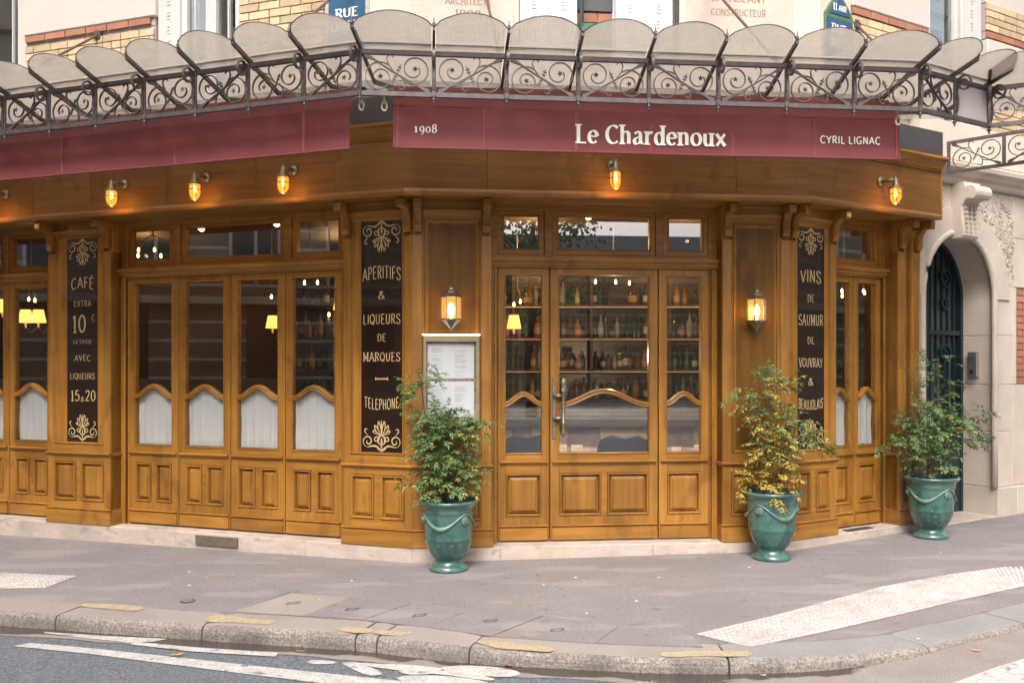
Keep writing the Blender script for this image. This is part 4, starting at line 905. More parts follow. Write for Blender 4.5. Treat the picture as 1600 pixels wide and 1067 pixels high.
m = MB(fC); m.plate(arched(a0+.03, a1-.03, 4.72, 4.74, .115), n0+.02, n0+.026); obj('district_plate', m, blue, sC)
m = MB(fC); text(m, 'RUE', .655, 4.555, .075, .19, n0+.027, thick=.2, thin=.08, serif=.18); text(m, 'JULES', .66, 4.43, .075, .25, n0+.027, thick=.2, thin=.08, serif=.18)
text(m, '11', .60, 4.755, .06, .05, n0+.027, thick=.22, thin=.1, serif=.1); text(m, 'ARR', .70, 4.755, .05, .1, n0+.027, thick=.2, thin=.08); obj('lettering', m, whitep, sC)

# ================================================================== STONE DOORWAY
por = thing('stone_doorway', 'carved limestone arched doorway with dark iron door, right of the shopfront', 'doorway', fC.P(2.4,-.1,0), world=True)
def pb(a, b, n0, n1, z0, z1, name='stone_block', m_=None, bev=.006): m = MB(fC); m.box(a, b, n0, n1, z0, z1); return obj(name, m, m_ or stone2, por, bevel=bev)
DC, DW, ZS, ZA = 2.395, .60, 2.28, 2.93          # door centre, half width, springing, crown
def archz(t): return (DC+DW*cos(t), ZS+(ZA-ZS)*sin(t))
zc = [0,.30,.88,1.42,1.915,2.42]
for a, b in zip([0,.36,.93,1.41,1.915], [.358,.928,1.408,1.913,2.42]):
    for k, (u0, u1) in enumerate(((1.765, DC-DW), (DC+DW, 3.34))):
        pb(u0, u1, -.40, -.012 if a else .03, a-.1*(a == 0), b)
# voussoirs: wedge blocks round the arch, and the wall above
K = 9
for i in range(K):
    t0, t1 = pi*i/K, pi*(i+1)/K; inn = [archz(t0+(t1-t0)*q/4) for q in range(5)]
    if i in (0, K-1): pass
    outr = [(DC+(DW+.26)*cos(t0+(t1-t0)*q/4), max(ZS, ZS+(ZA-ZS+.24)*sin(t0+(t1-t0)*q/4))) for q in range(5)]
    cx = sum(p[0] for p in inn+outr)/10; cz = sum(p[1] for p in inn+outr)/10
    P = [(max(1.768, cx+(x-cx)*.994), cz+(z-cz)*.994) for x, z in inn+outr[::-1]]
    m = MB(fC); m.plate(P, -.40, .004); obj('voussoir', m, stone2, por)
m = MB(fC)                                         # roll moulding round the opening
pth = [(DC+DW-.012, z) for z in (.36,1.0,1.6,2.2)]+[(DC+(DW-.012)*cos(R(a)), ZS+(ZA-ZS-.012)*sin(R(a))) for a in range(0,181,9)]+[(DC-DW+.012, z) for z in (2.2,1.6,1.0,.36)]
m.tube([(u, -.0, z) for u, z in pth], .032, 8); obj('arch_moulding', m, stone2, por, smooth=True)
# spandrel infill between arch and lintel band
def spandrel(s):
    P = [(DC+s*(DW+.26)*cos(R(a)), ZS+(ZA-ZS+.24)*sin(R(a))) for a in range(0,91,9)]+[(DC, 3.40),(DC+s*.945,3.40)]
    P[0] = (DC+s*.86, ZS+.14); P.insert(0, (DC+s*.945, ZS+.14)); P = [(max(1.768, a), b) for a, b in P]
    m = MB(fC); m.plate(P, -.40, -.012); obj('spandrel_stone', m, stone2, por)
    m = MB(fC); random.seed(11+s)
    for k in range(120):
        u = DC+s*random.uniform(.2,.92); z = random.uniform(2.62,3.34)
        if ((u-DC)/(DW+.29))**2+((z-ZS)/(ZA-ZS+.28))**2 < 1.0: continue
        if abs(u-DC) < .2 or u < 1.83: continue
        m.strap(scroll(u, z, random.uniform(.025,.05), .006, random.uniform(0,360), random.choice((-1.3,1.3)), 14), -.012, -.006+.005*random.random(), .011)
    for k in range(14):
        u = DC+s*random.uniform(.80,.93); z = 2.42+k*.03
        if u < 1.83: continue
        m.strap(scroll(u, z, .022, .006, random.uniform(0,360), 1.0, 8), -.012, .0, .009)
    obj('carved_foliage', m, stone2, por, kind='stuff')
spandrel(1); spandrel(-1)
# keystone console
m = MB(fC); kp = [(-.02,2.84),(.10,2.84),(.12,2.87),(.115,2.95),(.10,3.05),(.10,3.15),(.13,3.20),(.16,3.215)]+[(.18+.075*cos(R(a)), 3.27+.075*sin(R(a))) for a in range(-60,121,20)]+[(.13,3.385),(-.02,3.385)]
m.prism(kp, DC-.13, DC+.13); KS = obj('keystone', m, stone2, por, bevel=.006)
m = MB(fC)
for k in (-1,0,1):
    for z in [2.90+.045*i for i in range(6)]: m.box(DC+k*.07-.018, DC+k*.07+.018, .10, .126, z, z+.032)
obj('keystone_beading', m, stone2, KS)
m = MB(fC); m.prism([(.0,3.38),(.03,3.38),(.05,3.40),(.06,3.43),(.10,3.45),(.12,3.48),(.16,3.50),(.17,3.54),(.14,3.56),(.0,3.60)], 1.72, 7.5); obj('string_course', m, stone2, por)
m = MB(fC); m.prism([(-.4,3.40),(.0,3.40),(.0,3.60),(.02,3.62),(.02,3.98),(-.4,3.98)], 1.735, 7.5); obj('frieze', m, stone, por)
# wall right of the doorway: brick piers between stone bands
for a, b in ((0,.36),(.36,1.41),(2.42,2.93),(2.93,3.40)): pb(3.345, 6.0, -.4, -.012 if a else .03, a-.1*(a == 0), b-.003)
pb(3.345, 3.40, -.4, -.012, 1.41, 2.417)
m = MB(fC); m.box(3.40, 6.0, -.4, -.035, 1.41, 2.417); obj('mortar_bed', m, mortar, por)
m = MB(); m.box(-.1, .1, -.02, 0, 0, .062); bme = m.mesh('brick'); bme.materials.append(brick_o)
for r in range(14):
    for k in range(3):
        o = bpy.data.objects.new('brick', bme); COL.objects.link(o); o.parent = por; hb_ = r % 2 and k == 0; x, y, z = fC.P((3.46 if hb_ else 3.51+k*.209-(.1 if r % 2 else 0)), -.013, 1.418+r*.071); of = OFF[por.name]; o.location = (x-of[0], y-of[1], z-of[2]); o.rotation_euler = (0,0,fC.a+pi); o.scale = (.48 if hb_ else 1, 1, 1)
# sill, door
pb(DC-DW, DC+DW, -.6, .02, -.1, .075, 'door_step', step_m)
m = MB(fC); m.box(DC-.75, DC+.75, -.42, -.40, 0, 3.0); 
iron_g = mat('dark blue green door paint', (.012,.028,.034), (.008,.018,.024), (9,9,9), .35)
dp = [(DC-DW+.005,.08),(DC+DW-.005,.08)]+[(DC+(DW-.005)*cos(R(a)), ZS+(ZA-ZS-.005)*sin(R(a))) for a in range(0,181,9)]
m = MB(fC); m.strap(dp[1:]+[dp[0]], -.42, -.345, .07); ID_ = obj('iron_door', m, iron_g, por)
m = MB(fC); m.box(DC-.03, DC+.03, -.40, -.35, .08, ZA-.02); m.box(DC-DW, DC+DW, -.40, -.355, .08, .85); m.box(DC-DW, DC+DW, -.40, -.352, 1.92, 1.97); objs('door_rail', m, iron_g, ID_, bevel=.004)
m = MB(fC); m.plate([(u*.999+DC*.001, z) for u, z in dp], -.425, -.42); obj('door_glass', m, mat('obscured door glass', (.10,.13,.13), (.07,.095,.1), (3,3,3), .25), ID_)
for k in range(-5,6):
    if k == 0: continue
    u = DC+k*.098; h = ZS+(ZA-ZS)*math.sqrt(max(0, 1-(k*.098/DW)**2))-.03
    m = MB(fC); m.box(u-.011, u+.011, -.40, -.375, .85, h); obj('bar', m, iron_g, ID_)
m = MB(fC); m.box(1.77, DC-DW-.02, -.39, -.022, .0, 3.3); m.box(DC+DW+.02, 3.34, -.39, -.022, .0, 3.3); objs('mortar_bed', m, mortar, por)
for s in (-1, 1):
    c = DC+s*.29
    for z, r in ((2.52,.10),(2.25,.07),(1.74,.10)):
        m = MB(fC); m.strap(scroll(c, z, r, .02, -90, s*1.5), -.375, -.345, .018); obj('scroll', m, iron_g, ID_)
    m = MB(fC); m.tube([(c,-.355,1.0),(c,-.355,1.55),(c,-.355,1.86)], .02, 8, radii=[.012,.018,.004]); obj('spear', m, iron_g, ID_)
# intercom on the reveal
ic = thing('door_intercom', 'grey metal door intercom panel with keypad on the stone reveal', 'intercom', fC.P(DC+DW, -.22, 1.48), world=True)
un = DC+DW
m = MB(fC); m.box(un-.045, un, -.27, -.17, 1.48, 1.75); obj('housing', m, mat('brushed steel', (.35,.34,.33), (.28,.27,.27), (20,20,20), .35, metal=.6), ic, bevel=.004)
m = MB(fC); m.box(un-.051, un-.045, -.265, -.175, 1.485, 1.745); obj('front_plate', m, mat('dark grey plate', (.08,.09,.10)), ic)
m = MB(fC)
for r in range(4):
    for k in range(3): m.box(un-.055, un-.051, -.245+k*.022, -.235+k*.022, 1.63+r*.02, 1.64+r*.02)
obj('keypad', m, brass, ic)
m = MB(fC); m.box(un-.053, un-.051, -.24, -.205, 1.52, 1.56); obj('camera_window', m, blackm, ic)

# ================================================================== GLASS CANOPY
can = thing('glass_canopy', 'wrought iron and ribbed glass canopy wrapping the corner above the awnings', 'canopy', fB.P(1.6,0,3.5), world=True)
CD_ = 1.45; ZR0, ZR1 = 3.375, 3.645
def zglass(d): return 3.695+.35*(d-CD_) if d > 1.1 else 3.5725+.23*(1.1-d)
postsA = [kAB*CD_-.415-.4385*k for k in range(0,12)][::-1]+[kAB*CD_]
postsB = [-kAB*CD_+(LB+(kAB+kBC)*CD_)*i/8 for i in range(9)]
postsC = [-kBC*CD_, .07, .49]
def rail(fr, u0, u1, k0, k1):
    m = MB(fr)
    for z in (ZR0, ZR1): m.box(u0, u1, CD_-.022, CD_+.006, z-.015, z+.015, k0, k1); m.box(u0, u1, CD_-.03, CD_-.022, z-.015+.022, z+.015+.004, k0, k1)
    objs('rail', m, ironm, can)
rail(fA, -8, 0, 0, kAB); rail(fB, 0, LB, kAB, kBC); rail(fC, 0, .49, kBC, 0)
def flower(m, fr, u, z, n, r=.018):
    a0 = random.random()
    pts = []
    for k in range(10): q = 2*pi*k/10+a0; rr = r if k % 2 == 0 else r*.5; pts.append((u+rr*cos(q), n+.006, z+rr*sin(q)))
    m.add(pts+[(u, n-.004, z), (u, n+.014, z)], [(i,(i+1)%10,11) for i in range(10)]+[(i,(i+1)%10,10) for i in range(10)])
def grille(fr, u0, u1, flip, par=None, d=CD_, z0=ZR0, z1=ZR1):
    w = u1-u0; h = z1-z0; n = d-.008
    X = (lambda x: u0+x) if not flip else (lambda x: u1-x)
    Y = lambda y: z0+y
    def S(pts, th=.006, nw=.012, tp=None): mm.strap([(X(x), Y(y)) for x, y in pts], n-nw/2, n+nw/2, th, taper=tp)
    mm = MB(fr)
    a, b = (.03,h-.02), (w-.03,.02)
    q = cr([a,(a[0]+.12*w,a[1]-.10*h),(.5*w,.48*h),(b[0]-.12*w,b[1]+.10*h),b], 3)
    tp = [.026,.026,.024,.012,.010,.010,.010,.010,.010,.012,.024,.026,.026]
    S(q, tp=tp, nw=.016); par = obj('grille_panel', mm, ironm, par or can)
    for c, a0 in (((.735*w,.60*h),235), ((.265*w,.40*h),55)):
        R0 = min(.100, .225*w); mm = MB(fr); S(scroll(c[0], c[1], R0, .030, a0, 1.42, 30), .007); obj('scroll', mm, ironm, par)
        mm = MB(fr); flower(mm, fr, X(c[0]+.006), Y(c[1]+.004), n, .021); obj('flower', mm, ironm, par)
    mm = MB(fr)
    for s in (-1, 1):
        cx, cy = w/2, h/2
        S([(cx+s*(x-0), cy+s*y) for x, y in cr([(-.02,.01),(-.055,.06),(-.065,.10),(-.045,.122),(-.022,.105)] if s > 0 else [(-.02,.01),(-.05,.055),(-.05,.09),(-.03,.105),(-.012,.092)], 4)])
    # crossed bead bar through the middle of the diagonal
    dx, dy = .5*h/w, 1; l = math.hypot(.45, 1); ex, ey = .45/l, 1/l
    for s in (-1,1):
        c0 = (w/2+s*ex*.05, h/2+s*ey*.05); S([(w/2, h/2), (w/2+s*ex*.062, h/2+s*ey*.062)], .005)
        for t in (.022,.042): S([(w/2+s*ex*t-ey*.013, h/2+s*ey*t+ex*.013), (w/2+s*ex*t+ey*.013, h/2+s*ey*t-ex*.013)], .006)
    obj('hook', mm, ironm, par)
def post(fr, u, d=CD_):
    m = MB(fr); m.box(u-.014, u+.014, d-.004, d+.014, ZR0-.012, ZR1+.012); P_ = obj('post', m, ironm, can, bevel=.002)
    m = MB(fr); m.strap([(d+.016, ZR0+.03)]+[(d+.016+.010*sin(pi*t/5), ZR0+.03+t*.031) for t in range(1,6)]+scroll(d+.074, ZR1-.045, .056, .022, 200, -1.5, 28, 1.6), u-.010, u+.010, .009, plane='nz')
    # strap in (n,z) plane: first coordinate is u
    obj('front_scroll', m, ironm, P_)
    m = MB(); m.lathe([(.001,-.052),(.006,-.048),(.009,-.04),(.004,-.033),(.016,-.026),(.018,-.020),(.006,-.014),(.012,-.008),(.012,0)], fr.P(u, d, ZR0-.012), 10); obj('finial', m, ironm, P_, smooth=True)
    m = MB(); m.lathe([(.001,-.012),(.012,-.01),(.015,0),(.012,.01),(.001,.012)], fr.P(u, d+.018, ZR0+.10), 8); obj('boss', m, ironm, P_, smooth=True)
def canopy_side(fr, ps, kl_, kr_, last=True):
    for i, u in enumerate(ps):
        corner = (i == 0 and kl_) or (i == len(ps)-1 and kr_)
        if not (i == 0 and kl_): post(fr, u)
        if i < len(ps)-1 and not (fr is fC and i == 1): grille(fr, u, ps[i+1], i % 2 == 1)
        # rib
        sk = (-kl_ if (i == 0 and kl_) else (kr_ if (i == len(ps)-1 and kr_) else 0))
        def U(d, u=u, sk=sk): return u+sk*(d-CD_)
        if not (i == 0 and kl_):
            m = MB(fr); secs = []
            for d in (.28, .7, 1.1, CD_, 1.63): z = zglass(d); secs.append([(U(d)-.009,d,z-.028),(U(d)+.009,d,z-.028),(U(d)+.009,d,z+.005),(U(d)-.009,d,z+.005)])
            m.loop(secs); rb = obj('rib', m, ironm, can)
            m = MB(); m.lathe([(.012,0),(.012,.02),(.004,.024),(.003,.05),(.001,.055)], fr.P(U(1.63), 1.63, zglass(1.63)), 6); obj('rib_tip', m, ironm, rb)
        if i < len(ps)-1:
            v = ps[i+1]; sv = kr_ if (i+1 == len(ps)-1 and kr_) else 0
            def Vr(d, v=v, sv=sv): return v+sv*(d-CD_)
            rows_t, rows_b = [], []
            for r in range(8):
                row = []; d0 = (.30,.7,1.1,1.2,1.33,CD_,1.55,1.63)[r]
                for c in range(13):
                    t = c/12; d = d0+(.115*sin(pi*t)**.75 if r == 7 else (.0)); uu = U(min(d,1.63))*(1-t)+Vr(min(d,1.63))*t; uu = uu+(.014 if c == 0 else (-.014 if c == 12 else 0)); row.append((uu, d, zglass(d)+.004*sin(pi*t)))
                rows_t.append(row)
            m = MB(fr); m.sheet(rows_t); m.sheet([[(a, b, c+.005) for a, b, c in r] for r in rows_t])
            edge = rows_t[-1]; m.sheet([edge, [(a, b, c+.005) for a, b, c in edge]])
            pn = obj('glass_pane', m, canglass, can)
            m = MB(fr); m.strap([(a, c+.0025) for a, b, c in edge], 0, .004, .006) if False else m.tube([(a, b+.002, c+.002) for a, b, c in edge], .0035, 5); obj('pane_edge', m, ironm, pn)
            m = MB(fr); m.box(U(CD_)+.012, Vr(CD_)-.012, CD_-.006, CD_+.012, zglass(CD_)+.006, zglass(CD_)+.022); obj('glazing_strip', m, whitepaint, pn)
canopy_side(fA, postsA, 0, kAB); canopy_side(fB, postsB, kAB, kBC); canopy_side(fC, postsC, kBC, 0)
# far bay turning back out above the doorway
q0 = fC.P(.49, CD_, 0); fD = Frame(q0[:2], R(-25))
m = MB(fD)
for z in (ZR0, ZR1): m.box(0, 1.3, -.022, .006, z-.015, z+.015)
objs('rail', m, ironm, can)
for u in (.0,.40,.80,1.2):
    post(fD, u, 0)
    if u < 1.1: grille(fD, u, u+.40, False, d=0)
    def zg(d): return 3.695+.35*d if d > -.35 else 3.5725-.23*(d+.35)
    m = MB(fD); m.loop([[(u-.011,d,zg(d)-.032),(u+.011,d,zg(d)-.032),(u+.012,d,zg(d)+.005),(u-.012,d,zg(d)+.005)] for d in (-1.2,-.35,0,.18)]); obj('rib', m, ironm, can)
    if u < 1.1:
        m = MB(fD); rws = []
        for r in range(6):
            d0 = (-1.2,-.7,-.35,-.1,.08,.18)[r]; rws.append([(u+.014+.372*c/12, d0+(.115*sin(pi*c/12)**.75 if r == 5 else 0), zg(d0)+(.040*sin(pi*c/12)**.75 if r == 5 else 0)) for c in range(13)])
        m.sheet(rws); m.sheet([[(a,b,c+.005) for a,b,c in r] for r in rws]); pn = obj('glass_pane', m, canglass, can)
        m = MB(fD); m.tube([(a, b+.002, c+.002) for a, b, c in rws[-1]], .0035, 5); obj('pane_edge', m, ironm, pn)
# wedge of glass in the inner corner and grey blanking panel
m = MB(fC); m.plate([(.10,ZR0+.02),(.47,ZR0+.02),(.47,ZR1-.02),(.10,ZR1-.02)], CD_-.016, CD_-.006); obj('blanking_panel', m, mat('grey mauve sheet', (.45,.40,.39), (.40,.355,.345), (3,3,3), .6), can)
m = MB(); 
pA, pB_, pC_ = fC.P(.49,CD_,0), fC.P(.49,.05,0), fD.P(0,-1.2,0)
m.add([(pA[0],pA[1],3.63),(pB_[0],pB_[1],3.74),(pC_[0],pC_[1],3.73)], [(0,1,2)]); obj('corner_pane', m, canglass, can)
# rear truss by the wall
ra = fC.P(1.73, .32, 0); fE = Frame(ra[:2], R(-43.5)); 
m = MB(fE)
for z in (ZR0-.0, ZR1): m.box(0, 1.4, -.02, .006, z-.014, z+.014)
objs('rail', m, ironm, can)
for u in (.0,.46,.92,1.38):
    m = MB(fE); m.box(u-.014,u+.014,-.004,.014,ZR0-.012,ZR1+.012); obj('post', m, ironm, can)
    if u < 1.3: grille(fE, u, u+.46, u in (.46,), d=0)
# stays from the wall
def stay(fr, u, uo, n0, z0=4.70, d1=1.35):
    m = MB(fr); m.tube([(u, n0+.02, z0), (uo, d1, zglass(d1)+.02)], .011, 8); s_ = obj('stay_rod', m, ironm if False else rustm, can)
    m = MB(fr); m.plate([(u+.05*cos(R(a))*(1 if (a//24) % 2 else .8), z0+.05*sin(R(a))*(1 if (a//24) % 2 else .8)) for a in range(0,360,24)], n0, n0+.03); obj('rosette', m, ironm, s_)
rustm = mat('rusty stay rod', (.16,.085,.055), (.10,.055,.04), (20,20,20), .7, metal=.3)
stay(fA, -3.27, -3.24, UN); stay(fA, -.545, -.56, UN, 4.85); stay(fA, -5.9, -5.9, UN); stay(fB, .56, .60, UB, 4.95); stay(fB, 2.49, 2.55, UB, 4.95); stay(fC, .90, .60, UN, 4.68, 1.0)
# ivory hooks hanging from the bottom rail near the corner
for fr, u, lab in ((fA, .30, 'ivory awning crank eye hanging at the left corner post'), (fB, -.165, 'ivory awning crank eye hanging beside the main awning left end'), (fB, 3.385, 'ivory awning crank eye hanging at the main awning right end')):
    t_ = thing('crank_eye', lab, 'awning hook', fr.P(u, CD_-.05, 3.36), world=True)
    ivory = mat('ivory plastic', (.55,.48,.36))
    m = MB(fr); m.tube([(u, CD_-.06, 3.40),(u, CD_-.06, 3.335)], .008, 8); obj('shaft', m, ivory, t_)
    m = MB(fr); m.tube([(u+.017*cos(R(a)), CD_-.06, 3.308+.028*sin(R(a))) for a in range(0,360,24)], .006, 6, closed=True); obj('eye', m, ivory, t_)

# ================================================================== AWNINGS
def awning(fr, u0, u1, name_label, seams, letters=None):
    t = thing('awning', name_label, 'awning', fr.P((u0+u1)/2, 1.2, 3.06), world=True)
    AD = 1.25
    def wav(u): return .006*sin(u*2.1+1)+.004*sin(u*5.3)
    n = int((u1-u0)/.08)
    def X(i): return u0+(u1-u0)*i/n
    m = MB(fr)
    rows = [[(X(i), AD+wav(X(i))*(1-r/6)+.0022*sin(X(i)*13+r*1.1)*(r/6)+.0015*sin(X(i)*31-r), 3.075+(3.355-3.075)*r/6) for i in range(n+1)] for r in range(7)]
    m.sheet(rows); m.sheet([[(a,b-.004,c) for a,b,c in r] for r in rows]); obj('valance', m, canvas, t, smooth=True)
    m = MB(fr); rows = [[(X(i), AD-.16*r/5, 3.357+.185*(r/5)**.85+.004*sin(X(i)*3+r)) for i in range(n+1)] for r in range(6)]
    rows += [[(X(i), AD-.16-.05, 3.548+.003*sin(X(i)*4)) for i in range(n+1)], [(X(i), AD-.26, 3.545) for i in range(n+1)], [(X(i), AD-.28, 3.50) for i in range(n+1)]]
    m.sheet(rows); obj('cover', m, canvas, t, smooth=True)
    m = MB(fr); m.tube([(X(i), AD+wav(X(i))+.001, 3.073) for i in range(0,n+1,2)]+[(u1, AD+wav(u1), 3.073)], .009, 8); obj('hem', m, canvas, t, smooth=True)
    m = MB(fr); m.tube([(u0-.004, AD-.012, 3.355),(u1+.004, AD-.012, 3.355)], .013, 8); obj('front_bar', m, canvas, t, smooth=True)
    m = MB(fr); m.tube([(u0-.05, AD-.26, 3.52),(u1+.05, AD-.26, 3.52)], .032, 12); obj('roller', m, mat('steel roller', (.4,.38,.35), None, metal=.7, rough=.4), t, smooth=True)
    stitch = mat('seam stitching', (.33,.07,.08))
    for s in seams:
        m = MB(fr); m.sheet([[(s-.004, AD+wav(s)+.0025, z), (s-.002, AD+wav(s)+.004, z), (s+.004, AD+wav(s)+.0025, z)] for z in (3.085,3.2,3.35)]); m.sheet([[(s+.012, AD+wav(s)+.0025, z), (s+.0135, AD+wav(s)+.0035, z), (s+.015, AD+wav(s)+.0025, z)] for z in (3.085,3.2,3.35)]); obj('seam', m, stitch, t)
    for (s, a, b, yt, yb, k) in (letters or []):
        m = MB(fr); ua, ub = fr.hit(a, AD), fr.hit(b, AD); xm = (a+b)/2; zt, zb = fr.hit(xm, AD, yt)[1], fr.hit(xm, AD, yb)[1]
        text(m, s, (ua+ub)/2, zb, zt-zb, ub-ua, AD+wav((ua+ub)/2)+.008, **k)
        m.v = [v for v in m.v]; o = obj('lettering', m, whitep, t)
    return t
awning(fA, -8.0, fA.hit(547,1.25), 'burgundy canvas awning without lettering along the left facade', [round(fA.hit(x,1.25),2) for x in (97,272,474)]+[-4.6,-6], None)
bs = dict(thick=.215, thin=.07, serif=.19, gap=.10); sn = dict(thick=.17, thin=.15, gap=.2)
aw = awning(fB, fB.hit(614,1.25), fB.hit(1406,1.25), 'burgundy canvas awning with the cafe name in white over the entrance', [round(fB.hit(x,1.25),3) for x in (621,756,900,1016,1145,1272,1400)],
    [('Le Chardenoux', 901, 1134, 198.5, 226, bs), ('CYRIL LIGNAC', 1281, 1374, 214.5, 225.5, sn)])
# old-style figures 1908
fr = fB; ua, ub = fB.hit(647,1.25), fB.hit(683,1.25); w = ub-ua; z0 = fB.hit(665,1.25,208)[1]; hh = .058
m = MB(fB)
for ch, x, sc, dz in (('1',.08,.68,0),('9',.34,.95,-.25),('0',.61,.68,0),('8',.88,.95,0)): text(m, ch, ua+w*x, z0+dz*hh, hh*sc, w*.2*(.7 if ch == '1' else 1), 1.25+.011, thick=.2, thin=.07, serif=0)
obj('lettering', m, whitep, aw)

# ================================================================== LAMPS
def bulkhead(fr, u, z, label):
    x, y, zz = fr.P(u, .25, z); t = thing('wall_lamp', label, 'lamp', (x, y, zz), fr.a, 'bulkhead lamps along the wooden fascia'); return t
lp = bulkhead(fA, -2.692, 3.11, 'brass bulkhead lamp with lit amber glass, leftmost of three above the folding doors')
def cylY(m, prof, c, seg=16):   # turned piece with its axis along -Y (out of the wall)
    m.loop([[(c[0]+r*cos(2*pi*k/seg), c[1]-d, c[2]+r*sin(2*pi*k/seg)) for k in range(seg)] for r, d in prof])
m = MB(); cylY(m, [(.044,0),(.044,.012),(.038,.018),(.026,.03),(.001,.032)], (0,0,.10)); obj('back_plate', m, brass, lp, smooth=True)
m = MB(); m.tube([(0,-.02,.10),(0,-.08,.095),(0,-.14,.09)], .015, 10, radii=[.02,.015,.013]); obj('arm', m, brass, lp, smooth=True)
c = (0,-.155,0)
m = MB(); m.lathe([(.001,.118),(.008,.114),(.006,.104),(.016,.10),(.021,.088),(.024,.06),(.038,.032),(.060,.018),(.061,.011),(.050,.009),(.001,.014)], c, 20); obj('hood', m, brass, lp, smooth=True)
m = MB(); m.lathe([(.043,.012),(.045,-.04),(.042,-.078),(.028,-.102),(.001,-.112)], c, 20); obj('glass', m, amber, lp, smooth=True)
m = MB()
for k in range(4):
    a = pi/2*k+pi/4; m.tube([(c[0]+r*cos(a), c[1]+r*sin(a), z) for r, z in ((.048,.014),(.050,-.042),(.046,-.082),(.031,-.108),(.001,-.119))], .004, 5)
m.tube([(c[0]+.050*cos(R(a)), c[1]+.050*sin(R(a)), -.035) for a in range(0,360,20)], .004, 5, closed=True); obj('cage', m, brass, lp)
m = MB(); m.lathe([(.001,-.062),(.008,-.055),(.013,-.035),(.011,-.012),(.007,.005)], c, 12); obj('bulb', m, bulb_m, lp, smooth=True)
def plight(name, loc, e, col=(1,.50,.16), r=.03, parent=None):
    l = bpy.data.lights.new(name, 'POINT'); l.energy = e; l.color = col; l.shadow_soft_size = r
    o = bpy.data.objects.new(name, l); COL.objects.link(o); o.location = loc
    if parent: o.parent = parent
    return o
plight('lamp_light', (0,-.155,-.14), .75, parent=lp)
for fr, u, lab in ((fA,-1.815,'brass bulkhead lamp with lit amber glass, middle of three above the folding doors'),(fA,-.953,'brass bulkhead lamp with lit amber glass, nearest the corner above the folding doors'),(fA,-4.08,'brass bulkhead lamp on the fascia, cut by the left edge of the picture'),(fB,1.598,'brass bulkhead lamp with lit amber glass above the entrance door'),(fC,.85,'brass bulkhead lamp with lit amber glass on the right end of the fascia')):
    c2 = copy_tree(lp); x, y, zz = fr.P(u, .25, 3.11); c2.location = (x, y, zz); c2.rotation_euler = (0,0,fr.a); c2['label'] = lab
# hexagonal wall lanterns
def lantern(fr, u, zb, label):
    x, y, z = fr.P(u, -.012, zb); return thing('wall_lantern', label, 'lantern', (x, y, z), fr.a, 'hexagonal brass lanterns on the entrance pillars')
ln = lantern(fB, .314, 1.885, 'hexagonal brass wall lantern with lit bulb, above the menu case')
def hexr(m, prof, c):
    m.loop([[(c[0]+r*cos(R(60*k)), c[1]+r*sin(R(60*k)), c[2]+z) for k in range(6)] for r, z in prof])
c = (0,-.10,0)
m = MB(); m.box(-.035,.035,-.01,0,.06,.30); m.box(-.02,.02,-.05,-.008,.07,.10); obj('back_plate', m, brass, ln, bevel=.004)
m = MB(); hexr(m, [(.001,0),(.010,.004),(.014,.02),(.03,.04),(.07,.075),(.088,.088),(.088,.098),(.001,.098)], c); obj('base', m, brass, ln)
m = MB(); hexr(m, [(.001,.27),(.086,.27),(.089,.278),(.06,.30),(.055,.305),(.045,.32),(.03,.332),(.026,.345),(.016,.352),(.010,.362),(.001,.366)], c); obj('roof', m, brass, ln)
m = MB()
for k in range(6): a = R(60*k); x, y = c[0]+.080*cos(a), c[1]+.080*sin(a); m.box(x-.0045,x+.0045,y-.0045,y+.0045,.098,.27)
objs('frame_bar', m, brass, ln)
m = MB(); m.loop([[(c[0]+.077*cos(R(60*k)), c[1]+.077*sin(R(60*k)), z) for k in range(6)] for z in (.10,.268)], caps=False); obj('glass', m, glass('lantern glass', (.98,.88,.68), .03, 1.5, emit=(1,.45,.10), est=.22), ln)
m = MB(); m.lathe([(.012,.10),(.014,.125),(.024,.15),(.027,.175),(.022,.205),(.008,.225),(.001,.228)], c, 14); obj('bulb', m, bulb_m, ln, smooth=True)
plight('lantern_light', (0,-.10,.175), 2.0, parent=ln, r=.03)
c2 = copy_tree(ln); c2.location = fB.P(2.862, -.012, 1.885); c2['label'] = 'hexagonal brass wall lantern with lit bulb, right of the entrance door'

# ================================================================== MENU CASE
mc = thing('menu_case', 'brass framed menu case with two white menu sheets and a light strip on top', 'menu board', fB.P(.317, 0, 1.145), world=True)
a, b, z0, z1 = .086, .548, 1.140, 1.850
m = MB(fB); m.rings([(a,b,z0,z1,-.02),(a,b,z0,z1,.045),(a+.008,b-.008,z0+.008,z1-.008,.05),(a+.028,b-.028,z0+.028,z1-.05,.05),(a+.03,b-.03,z0+.03,z1-.052,.03)], cap=False); obj('case_frame', m, mat('satin brass', (.42,.34,.20), (.33,.27,.16), (3,3,20), .35, metal=.6), mc)
def floralmat():
    m = bpy.data.materials.new('floral backing'); m.use_nodes = True; t = m.node_tree; v = t.nodes.new('ShaderNodeTexVoronoi'); v.inputs['Scale'].default_value = 70
    r = t.nodes.new('ShaderNodeValToRGB'); e = r.color_ramp.elements; e[0].color = (.06,.10,.06,1); e[1].color = (.6,.5,.42,1); e.new(.35).color = (.5,.2,.18,1); e.new(.6).color = (.14,.24,.2,1)
    tc = t.nodes.new('ShaderNodeTexCoord'); t.links.new(tc.outputs['Object'], v.inputs[0]); t.links.new(v.outputs['Color'], r.inputs[0]); t.links.new(r.outputs[0], t.nodes['Principled BSDF'].inputs['Base Color']); return m
m = MB(fB); m.box(a+.01, b-.01, -.01, .005, z0+.01, z1-.01); obj('backing', m, floralmat(), mc)
sheetm = mat('white menu paper', (.72,.72,.75)); ink = mat('faint grey print', (.40,.40,.43))
